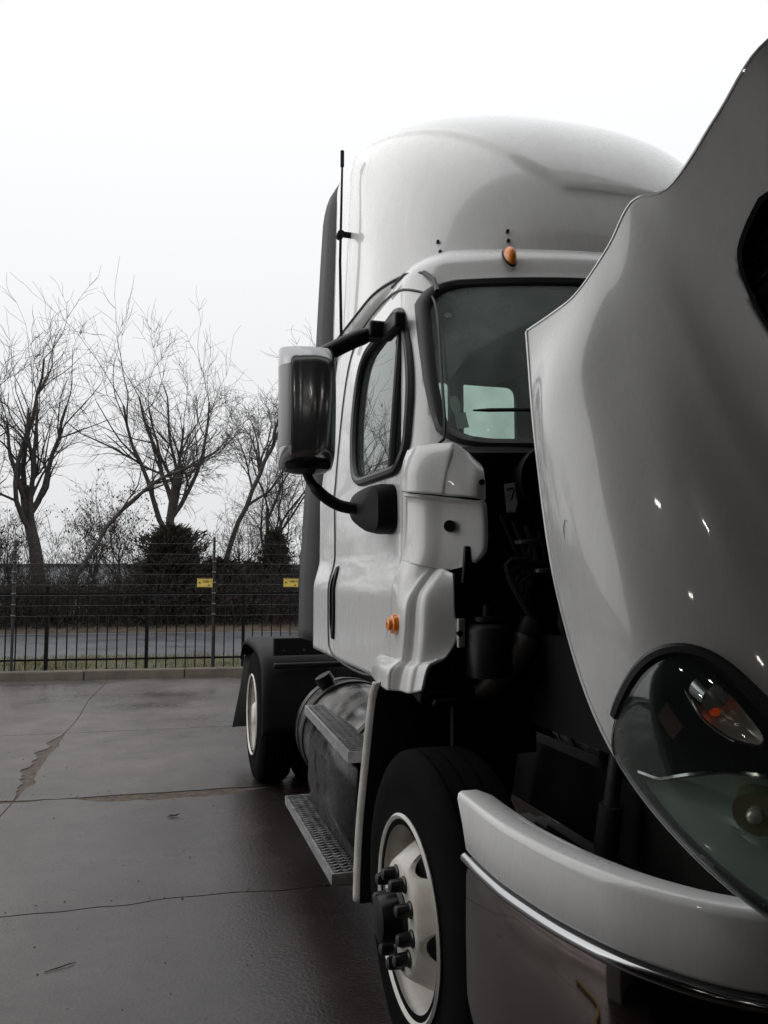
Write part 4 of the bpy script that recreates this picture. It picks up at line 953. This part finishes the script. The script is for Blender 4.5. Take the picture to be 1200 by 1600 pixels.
# front grille in the nose
gr = part('front_grille', both(grid([[Vector(hood_pt(5, v)) for v in vs[::6]], [Vector(hood_pt(5, v))+Vector((-.0, .05, -.16)) for v in vs[::6]], [Vector(hood_pt(5, v))*.0+Vector((hood_pt(5, v)[0]*.9, -1.36, .82)) for v in vs[::6]]])), M_BLACK, hood)
part('hood_edge', tube([Vector(hood_pt(0, v, -.004)) for v in vs[::3]], .006, 6), M_WHITE, hood); part('hood_edge', tube([Vector(hood_pt(u, 0, -.004)) for u in us[::3]], .007, 6), M_WHITE, hood)

# bumper
def curve(P, n=80): return [catmull([np.array(q, float) for q in P], t) for t in np.linspace(0, len(P)-1, n)]
BP = [(-1.175, -.46), (-1.18, -.60), (-1.175, -.75), (-1.14, -.96), (-1.07, -1.14), (-.95, -1.28), (-.72, -1.385), (-.4, -1.435), (0, -1.45)]
bc = curve(BP, 90); 
def inward(i, d):
    a, b = bc[max(i-1, 0)], bc[min(i+1, len(bc)-1)]; t = b-a; n = np.array([-t[1], t[0]]); n /= np.linalg.norm(n)
    if n[1] < 0 and i > 40 or (n[0] < 0 and i <= 40): n = -n
    return bc[i]+n*d
def sweep(prof, shear=0.0, i0=0):
    rows_ = []
    for i in range(i0, len(bc)):
        row = []
        for d, z in prof:
            q = inward(i, d); k = max(0, 1-i/14)*shear*(z-.93); row.append((q[0], q[1]+k, z))
        rows_.append(row)
    return rows_
strip_prof = [(.10, .985), (.06, 1.0), (.016, 1.0), (.006, .995), (0, .983), (0, .93), (-.003, .872), (.004, .862), (.02, .858), (.08, .858)]
st = sweep(strip_prof, .6); cap1 = ([Vector(p) for p in st[0]], [tuple(range(len(st[0])))])
bumper = part('bumper', both(join(grid(st), cap1)), M_WHITE, ang=50); bumper['label'] = 'front bumper with white upper strip and chrome face'
tr_ = sweep([(.02, .858), (.004, .857), (-.008, .850), (-.010, .842), (-.006, .834), (.006, .828)], .0, 1)
part('chrome_trim', both(grid(tr_)), M_CHROME, bumper, ang=70)
fc = sweep([(.014, .829), (.006, .80), (.004, .65), (.006, .5), (.016, .38), (.05, .30), (.12, .28)], .0, 1)
part('chrome_face', both(grid(fc)), M_BUMP, bumper, ang=70)
[part('tow_opening', box((sx*.42, -1.436, .47), (.22, .02, .12)), M_SAN, bumper, bevel=.03) for sx in (1, -1)]

# front wheel arch strip behind the steer tyre
for sx in (1, -1):
    AP = [(.36, 1.19), (.42, 1.12), (.475, .98), (.54, .80), (.60, .62), (.635, .45), (.65, .30)]
    ac = curve(AP, 40); rows_ = []
    for (y, z) in ac: rows_.append([(-sx*w, y+dy, z) for w, dy in ((1.04, -.02), (1.12, -.03), (1.165, -.03), (1.185, -.02), (1.192, 0), (1.188, .02), (1.16, .03), (1.05, .035))])
    f_ = lambda vf: vf
    ws_strip = part('fender_strip', grid(rows_), M_CREAM, solid=.006, ang=60)
    rows_ = []
    for (y, z) in ac: rows_.append([(-sx*w, y-.035, z) for w in (.55, .9, 1.172)])
    part('splash_liner', grid(rows_), M_SAN, solid=.01)
    if sx == 1:
        for k in (3, 10, 17, 24, 31, 37): y, z = ac[k]; part('rivet', tube([(-1.12, y-.036, z), (-1.12, y-.05, z)], .008, 8), M_NUT, ws_strip)
# inner engine bay: dark panels, engine, hoses
bay = part('engine', join(box((0, -.35, 1.05), (.66, 1.25, .8)), box((0, -.25, 1.55), (.5, .9, .3)), box((.1, -.1, 1.8), (.3, .5, .16))), M_SAN, bevel=.05)
part('radiator', box((0, -1.02, 1.05), (1.0, .09, .9)), M_SAN); [part('chassis_rail', box((sx*.43, 1.6, .78), (.09, 6.2, .27)), M_STEEL) for sx in (1, -1)]
for sx in (1, -1): part('inner_fender', join(box((sx*.80, .16, 1.28), (.32, .03, .66)), box((sx*.66, -.25, 1.22), (.03, .9, .32))), M_SAN)
part('axle_beam', join(tube([(-.95, 0, .5), (-.7, 0, .42), (.7, 0, .42), (.95, 0, .5)], .055, 10), box((0, 0, .36), (.5, .12, .1))), M_STEEL)
for sx in (1, -1): part('leaf_spring', join(*[box((sx*.43, .05, .55+.016*k), (.08, 1.3-.2*k, .013)) for k in range(4)]), M_STEEL)
# black cowl tray under the windshield, with the round air duct and the torn paper label
part('cowl_tray', join(grid([[(x, y0+.30*x*x*.7, z0) for x in np.linspace(-.90, .90, 25)] for y0, z0 in ((.02, 2.045), (-.03, 2.02), (.0, 1.96), (.05, 1.88), (.10, 1.55))])), M_BLACK, solid=.01)
part('air_duct', lathe([(.12, .10), (.02, .105), (-.015, .112), (-.02, .118), (-.012, .122), (.12, .122)], 40, (-.62, .06, 1.93), 'y'), M_BLACK)
lab = part('paper_label', ([(-.800, .052, 1.905), (-.760, .050, 1.912), (-.753, .050, 1.86), (-.748, .05, 1.84), (-.758, .052, 1.805), (-.772, .054, 1.806), (-.776, .052, 1.813), (-.782, .054, 1.803), (-.790, .054, 1.806)], [tuple(range(9))]), M_PAPER, sm=False)
part('label_mark', join(box((-.778, .0485, 1.888), (.028, .002, .006), Matrix.Rotation(-.25, 3, 'Y')), box((-.767, .0485, 1.868), (.005, .002, .042), Matrix.Rotation(.3, 3, 'Y'))), M_INK, lab, sm=False)
res = part('washer_reservoir', join(lathe([(0, .01), (0, .085), (.16, .085), (.18, .07), (.19, .03)], 24, (-.85, .08, 1.235), 'z')), M_SATIN)
part('filler_cap', lathe([(0, .05), (.016, .05), (.018, .02), (.055, .018), (.058, .001)], 20, (-.86, .07, 1.425), 'z'), M_SATIN, res)
M_HOSE = mat('silver_pipe', (.16, .14, .125), .45, metal=.6, var=.3)
pipe = part('charge_pipe', tube(curve([(-.70, .05, 1.40), (-.74, .05, 1.34), (-.80, .08, 1.25), (-.86, .16, 1.16)], 20), .048, 16), M_HOSE); part('hose_clamp', tube([(-.69, .05, 1.42), (-.72, .05, 1.365)], .054, 16), M_SATIN, pipe)
part('coolant_hose', tube(curve([(-.52, .02, 1.62), (-.54, -.05, 1.5), (-.50, -.12, 1.36), (-.56, -.1, 1.22), (-.5, -.1, 1.05)], 30), .035, 12), M_SATIN)
part('hose_bundle', tube(curve([(-.56, .04, 1.5), (-.62, -.02, 1.42), (-.6, -.06, 1.3), (-.64, -.02, 1.15)], 24), .02, 10), M_BLACK)
part('air_canister', join(lathe([(0, .01), (0, .11), (.22, .11), (.24, .09), (.25, .01)], 24, (-.46, .06, 1.52), 'z')), M_BLACK)
part('step_bracket', join(box((-.98, .17, 1.175), (.22, .10, .05), Matrix.Rotation(.25, 3, 'X')), box((-.85, .12, 1.15), (.4, .06, .03))), M_SATIN, bevel=.01)

# steer wheel and drive wheels
TY = [(.0, .27), (-.004, .285), (.004, .315), (.000, .37), (-.004, .42), (.006, .465), (.022, .492), (.036, .503), (.045, .505), (.046, .497), (.058, .497), (.059, .507), (.098, .509), (.099, .498), (.112, .498), (.113, .509), (.157, .509), (.158, .498), (.171, .498), (.172, .507), (.21, .505), (.225, .5), (.245, .48), (.262, .42), (.262, .33), (.252, .27)]
def holes(o, n, r, rad, cx, y0, z0, sq=1.0):
    cut = []
    for k in range(n):
        a = 2*math.pi*k/n+math.pi+.12; c = Vector((cx, y0+r*math.cos(a), z0+r*math.sin(a))); tn = Vector((0, -math.sin(a), math.cos(a))); rd = Vector((0, math.cos(a), math.sin(a)))
        ring = [[c+Vector((dx, 0, 0))+tn*rad*math.cos(t)+rd*rad*sq*math.sin(t) for t in np.linspace(0, 6.283, 25)[:-1]] for dx in (-.25, .25)]
        vf = grid(ring, closed=True); vf[1].append(tuple(range(24))); vf[1].append(tuple(range(24, 48))); cut.append(vf)
    co = part('cutter', join(*cut), M_NUT, sm=False); fix_normals(co)
    b = o.modifiers.new('b', 'BOOLEAN'); b.object = co; b.operation = 'DIFFERENCE'; b.solver = 'EXACT'
    bpy.context.view_layer.update(); dg = bpy.context.evaluated_depsgraph_get(); me = bpy.data.meshes.new_from_object(o.evaluated_get(dg))
    o.modifiers.clear(); o.data = me; bpy.data.objects.remove(co); smooth(me, 40)
ZW = .505
fw = part('front_wheel', lathe(TY, 96, (-1.178, 0, ZW)), M_RUB); fw.data.name = 'tyre'
rim = part('rim', lathe([(.012, .283), (-.006, .290), (-.012, .300), (-.004, .307), (.008, .300), (.02, .283), (.05, .272), (.14, .262), (.24, .265)], 80, (-1.178, 0, ZW)), M_RIM, fw)
disc = part('wheel_disc', lathe([(.135, .262), (.125, .250), (.09, .236), (.035, .205), (-.005, .180), (-.022, .168), (-.026, .160), (-.026, .088), (-.014, .088), (-.014, .158), (-.010, .165), (.006, .175), (.046, .2), (.1, .23), (.14, .245), (.15, .258), (.135, .262)], 100, (-1.178, 0, ZW)), M_RIM, fw)
holes(disc, 5, .212, .056, -1.12, 0, ZW, .70)
part('drum', lathe([(.10, .01), (.10, .215), (.25, .215)], 40, (-1.178, 0, ZW)), M_STEEL, fw)
hub = part('hub', lathe([(-.02, .088), (-.030, .088), (-.040, .076), (-.085, .070), (-.098, .064), (-.104, .05), (-.106, .001)], 32, (-1.178, 0, ZW)), M_SATIN, fw)
for k in range(10):
    a = 2*math.pi*k/10+.1; y, z = .128*math.cos(a), ZW+.128*math.sin(a)
    part('lug_nut', lathe([(-.020, .026), (-.030, .026), (-.034, .021), (-.062, .0195), (-.074, .017), (-.078, .010), (-.078, .001)], 12, (-1.178, y, z)), M_NUT, fw)
fl = fw.copy(); link(fl, truck)   # driver side steer wheel, turned about
fl.rotation_euler.z = math.pi; fl.location = Vector((0, 2*TI.y, 0))
for ch in list(fw.children):
    c = ch.copy(); link(c, fl)
YR = 3.74
for sx in (1, -1):
    f_ = (lambda vf: vf) if sx == 1 else mirror
    rw = part('rear_wheel', f_(lathe(TY, 80, (-1.215, YR, ZW))), M_RUB)
    part('tyre', f_(lathe(TY, 64, (-.90, YR, ZW))), M_RUB, rw)
    rr = part('rim', f_(lathe([(.012, .283), (-.008, .292), (-.014, .302), (-.006, .308), (.008, .300), (.02, .283), (.10, .272), (.16, .262), (.17, .24), (.185, .2), (.19, .16), (.17, .15), (.17, .10), (.02, .09), (.0, .07), (-.005, .001)], 72, (-1.215, YR, ZW))), M_RIM, rw)
    for k in range(10):
        a = 2*math.pi*k/10; part('lug_nut', f_(cyl((-1.045, YR+.128*math.cos(a), ZW+.128*math.sin(a)), (-1.085, YR+.128*math.cos(a), ZW+.128*math.sin(a)), .018, 8)), M_NUT, rw)
part('rear_axle', tube([(-1, YR, ZW), (1, YR, ZW)], .10, 14), M_STEEL)
# drive fender, deck bracket and mud flap
for sx in (1, -1):
    f_ = (lambda vf: vf) if sx == 1 else mirror
    prof = [(2.98, .50), (2.99, .72), (3.02, .88), (3.08, .98), (3.18, 1.03), (3.35, 1.06), (3.75, 1.075), (4.1, 1.06), (4.3, 1.0), (4.4, .9)]
    pc = curve(prof, 50); rows_ = []
    for y, z in pc: rows_.append([(-.60, y, z), (-.9, y, z+.002), (-1.19, y, z), (-1.222, y+.004, z-.008), (-1.235, y+.012, z-.03), (-1.235, y+.02, z-.05)])
    fd = part('rear_fender', f_(grid(rows_)), M_BLACK, solid=.008, ang=50)
    part('fender_rib', f_(box((-.86, 2.975, .955), (.62, .04, .035))), M_SATIN, fd, bevel=.008)
    part('deck_bracket', f_(box((-.86, 3.0, 1.085), (.62, .05, .12))), M_BLACK, fd, bevel=.006)
    for k in range(4): part('bolt', f_(cyl((-1.10+.14*k, 2.985, 1.06), (-1.10+.14*k, 2.965, 1.06), .009, 8)), M_LEDGE, fd)
    part('mud_flap', f_(grid([[(-.62, 4.40, .93), (-1.2, 4.40, .93)], [(-.62, 4.46, .6), (-1.235, 4.48, .6)], [(-.62, 4.55, .27), (-1.285, 4.6, .25)]])), M_GREYR, solid=.012)
# fuel tank with bands, cap, and the two grated steps
def tank(): 
    c = (-.845, 0, .66); rr_ = .30
    return lathe([(.78, .001), (.78, rr_-.06), (.785, rr_-.02), (.80, rr_), (2.26, rr_), (2.285, rr_-.015), (2.295, rr_-.05), (2.28, rr_-.07), (2.30, .001)], 72, c, 'y')
for sx in (1, -1):
    f_ = (lambda vf: vf) if sx == 1 else mirror
    tk = part('fuel_tank', f_(tank()), M_TANK, ang=50)
    for y in (1.05, 2.02):
        part('tank_band', f_(lathe([(y-.028, .301), (y-.026, .309), (y+.026, .309), (y+.028, .301)], 72, (-.845, 0, .66), 'y')), M_STEEL, tk)
    part('band_edge', f_(lathe([(2.17, .30), (2.17, .307), (2.18, .307), (2.18, .30)], 72, (-.845, 0, .66), 'y')), M_ALU, tk)
    part('filler_neck', f_(join(tube([(-.97, 2.10, .92), (-.995, 2.10, .965)], .048, 20), tube([(-.99, 2.10, .955), (-1.012, 2.10, .995)], [.055, .05], 20))), M_SATIN, tk)
    def stepf(nm, x0, x1, y0, y1, z, skew):
        # tray with rows of raised grip teeth; the inner edge runs a little closer in at the rear
        P = lambda x, y: (x+skew*(y-y0)/(y1-y0), y)
        fr = [(x0, y0), (x0, y1), (x1, y1), (x1, y0)]
        vv = [(*P(x, y), z) for x, y in fr]+[(*P(x, y), z-.045) for x, y in fr]
        inset = .012; vi = [(*P(x, y), z) for x, y in ((x0+inset, y0+inset), (x0+inset, y1-inset), (x1-inset, y1-inset), (x1-inset, y0+inset))]
        vd = [(a, b, z-.018) for a, b, c in vi]
        v_ = vv+vi+vd; F = [(0, 1, 5, 4), (1, 2, 6, 5), (2, 3, 7, 6), (3, 0, 4, 7)]
        for k in range(4): F += [(k, (k+1) % 4, 8+(k+1) % 4, 8+k), (8+k, 8+(k+1) % 4, 12+(k+1) % 4, 12+k)]
        so_ = part(nm, f_((v_, F)), M_TREAD, sm=False, ang=30)
        part('tray_base', f_(([Vector(p)+Vector((0, 0, -.001)) for p in vd], [(0, 1, 2, 3)])), M_SAN, so_, sm=False)
        parts_ = []
        nrow = 7; ny_ = int((y1-y0)/.034)
        for i in range(nrow):
            t = (i+.5)/nrow; x = x0+inset+(x1-x0-2*inset)*t
            a0, b0 = P(x, y0+inset), P(x, y1-inset)
            if i % 2 == 0:
                wv = (x1-x0)/nrow*.30
                parts_.append(([Vector((a0[0]-wv, a0[1], z-.002)), Vector((a0[0]+wv, a0[1], z-.002)), Vector((b0[0]+wv, b0[1], z-.002)), Vector((b0[0]-wv, b0[1], z-.002))], [(0, 1, 2, 3)]))
            for k in range(ny_):
                y = y0+.02+(y1-y0-.04)*(k+.5*(i % 2))/ny_; q = P(x, y)
                parts_.append(box((q[0], q[1], z-.004+(.004 if i % 2 == 0 else 0)), ((x1-x0)/nrow*(.62 if i % 2 == 0 else 1.0), .009, .010), Matrix.Rotation(.35 if i % 2 else -.2, 3, 'Z')))
        gt = part('grip_teeth', f_(join(*parts_)), M_TREAD, so_, sm=False); gt['kind'] = 'stuff'
        part('hanger', f_(join(box((x1*.5+x0*.5+.12, y0+.12, z-.05), (.3, .05, .04)), box((x1*.5+x0*.5+.12, y1-.2, z-.05), (.3, .05, .04)))), M_STEEL, so_, sm=False)
    stepf('lower_step', -1.24, -1.075, .82, 2.02, .345, .0); stepf('upper_step', -1.205, -1.06, .69, 1.85, .868, .04)
# cab step skirt panel between the steps
part('step_skirt', grid([[(-1.135, .70, .385), (-1.135, 1.74, .385)], [(-1.155, .70, .5), (-1.155, 1.74, .5)], [(-1.158, .70, .7), (-1.15, 1.74, .7)], [(-1.15, .70, .82), (-1.13, 1.74, .82)]]), mat('wet_black_panel', (.007, .007, .008), .3, spec=.4, rvar=.2, vscale=14, bump=.3, bscale=40), solid=.01)
part('paint_crack', tube([Vector(hood_pt(u, v, .001)) for u, v in [(1.84, .97), (1.80, 1.0), (1.775, 1.06), (1.76, 1.13), (1.79, 1.2)]], [.0003, .0006, .0006, .0005, .0003], 5), M_NUT, hood)
# smaller pieces in the engine bay and under the nose
M_GREY = mat('cast_grey', (.06, .059, .058), .55, metal=.3, var=.4, vscale=20); M_LOOM = mat('wiring_loom', (.02, .02, .021), .6)
def ribbed(path, r, n=60):
    P = curve(path, n); return tube(P, [r*(1.0 if k % 2 else .86) for k in range(n)], 14)
part('intake_hose', ribbed([(-.42, .02, 1.78), (-.5, -.06, 1.72), (-.52, -.16, 1.58), (-.46, -.24, 1.45)], .06), M_SATIN)
for k in range(6):
    part('wiring_loom', tube(curve([(-.80+.05*k, .085, 1.80-.02*k), (-.74+.03*k, .05, 1.62), (-.70-.02*k, .04, 1.45+.03*k), (-.60+.02*k, -.03, 1.26-.03*k), (-.5, -.15, 1.12)], 24), .007+.002*(k % 3), 7), M_LOOM)
for x, y, z in ((-.58, .0, 1.52), (-.66, .03, 1.60), (-.50, -.12, 1.36), (-.72, .045, 1.70)):
    part('hose_clamp', lathe([(-.008, .040), (-.006, .043), (.006, .043), (.008, .040)], 20, (x, y, z), 'z'), M_LEDGE)
part('bay_bracket', join(box((-.62, .075, 1.70), (.16, .012, .035)), box((-.69, .07, 1.62), (.02, .02, .16))), M_GREY, bevel=.003); part('bay_bracket', box((-.54, .02, 1.28), (.05, .10, .012)), M_GREY, bevel=.003)
part('valve_cover', join(box((-.24, -.35, 1.62), (.16, 1.0, .14)), *[box((-.30, -.75+.2*k, 1.70), (.03, .03, .03)) for k in range(5)]), M_GREY, bevel=.012)
part('shock_absorber', join(tube([(-.60, -.18, .52), (-.57, -.22, .86)], .038, 14), tube([(-.57, -.22, .86), (-.55, -.25, 1.1)], .024, 12)), M_GREY)
part('steering_link', join(tube([(-.70, -.28, .50), (-.30, -.36, .52), (.4, -.36, .52)], .024, 10), tube([(-.62, -.1, .62), (-.50, -.95, .70)], .028, 10)), M_GREY)
part('spring_hanger', join(box((-.43, -.72, .66), (.12, .14, .24)), box((-.52, -.72, .58), (.05, .09, .12)), box((-.47, -.98, .72), (.20, .05, .16))), M_GREY, bevel=.012)
part('bumper_bracket', join(box((-.62, -1.10, .74), (.30, .10, .10)), box((-.80, -1.02, .80), (.16, .06, .05), Matrix.Rotation(.5, 3, 'Z'))), M_GREY, bevel=.01)
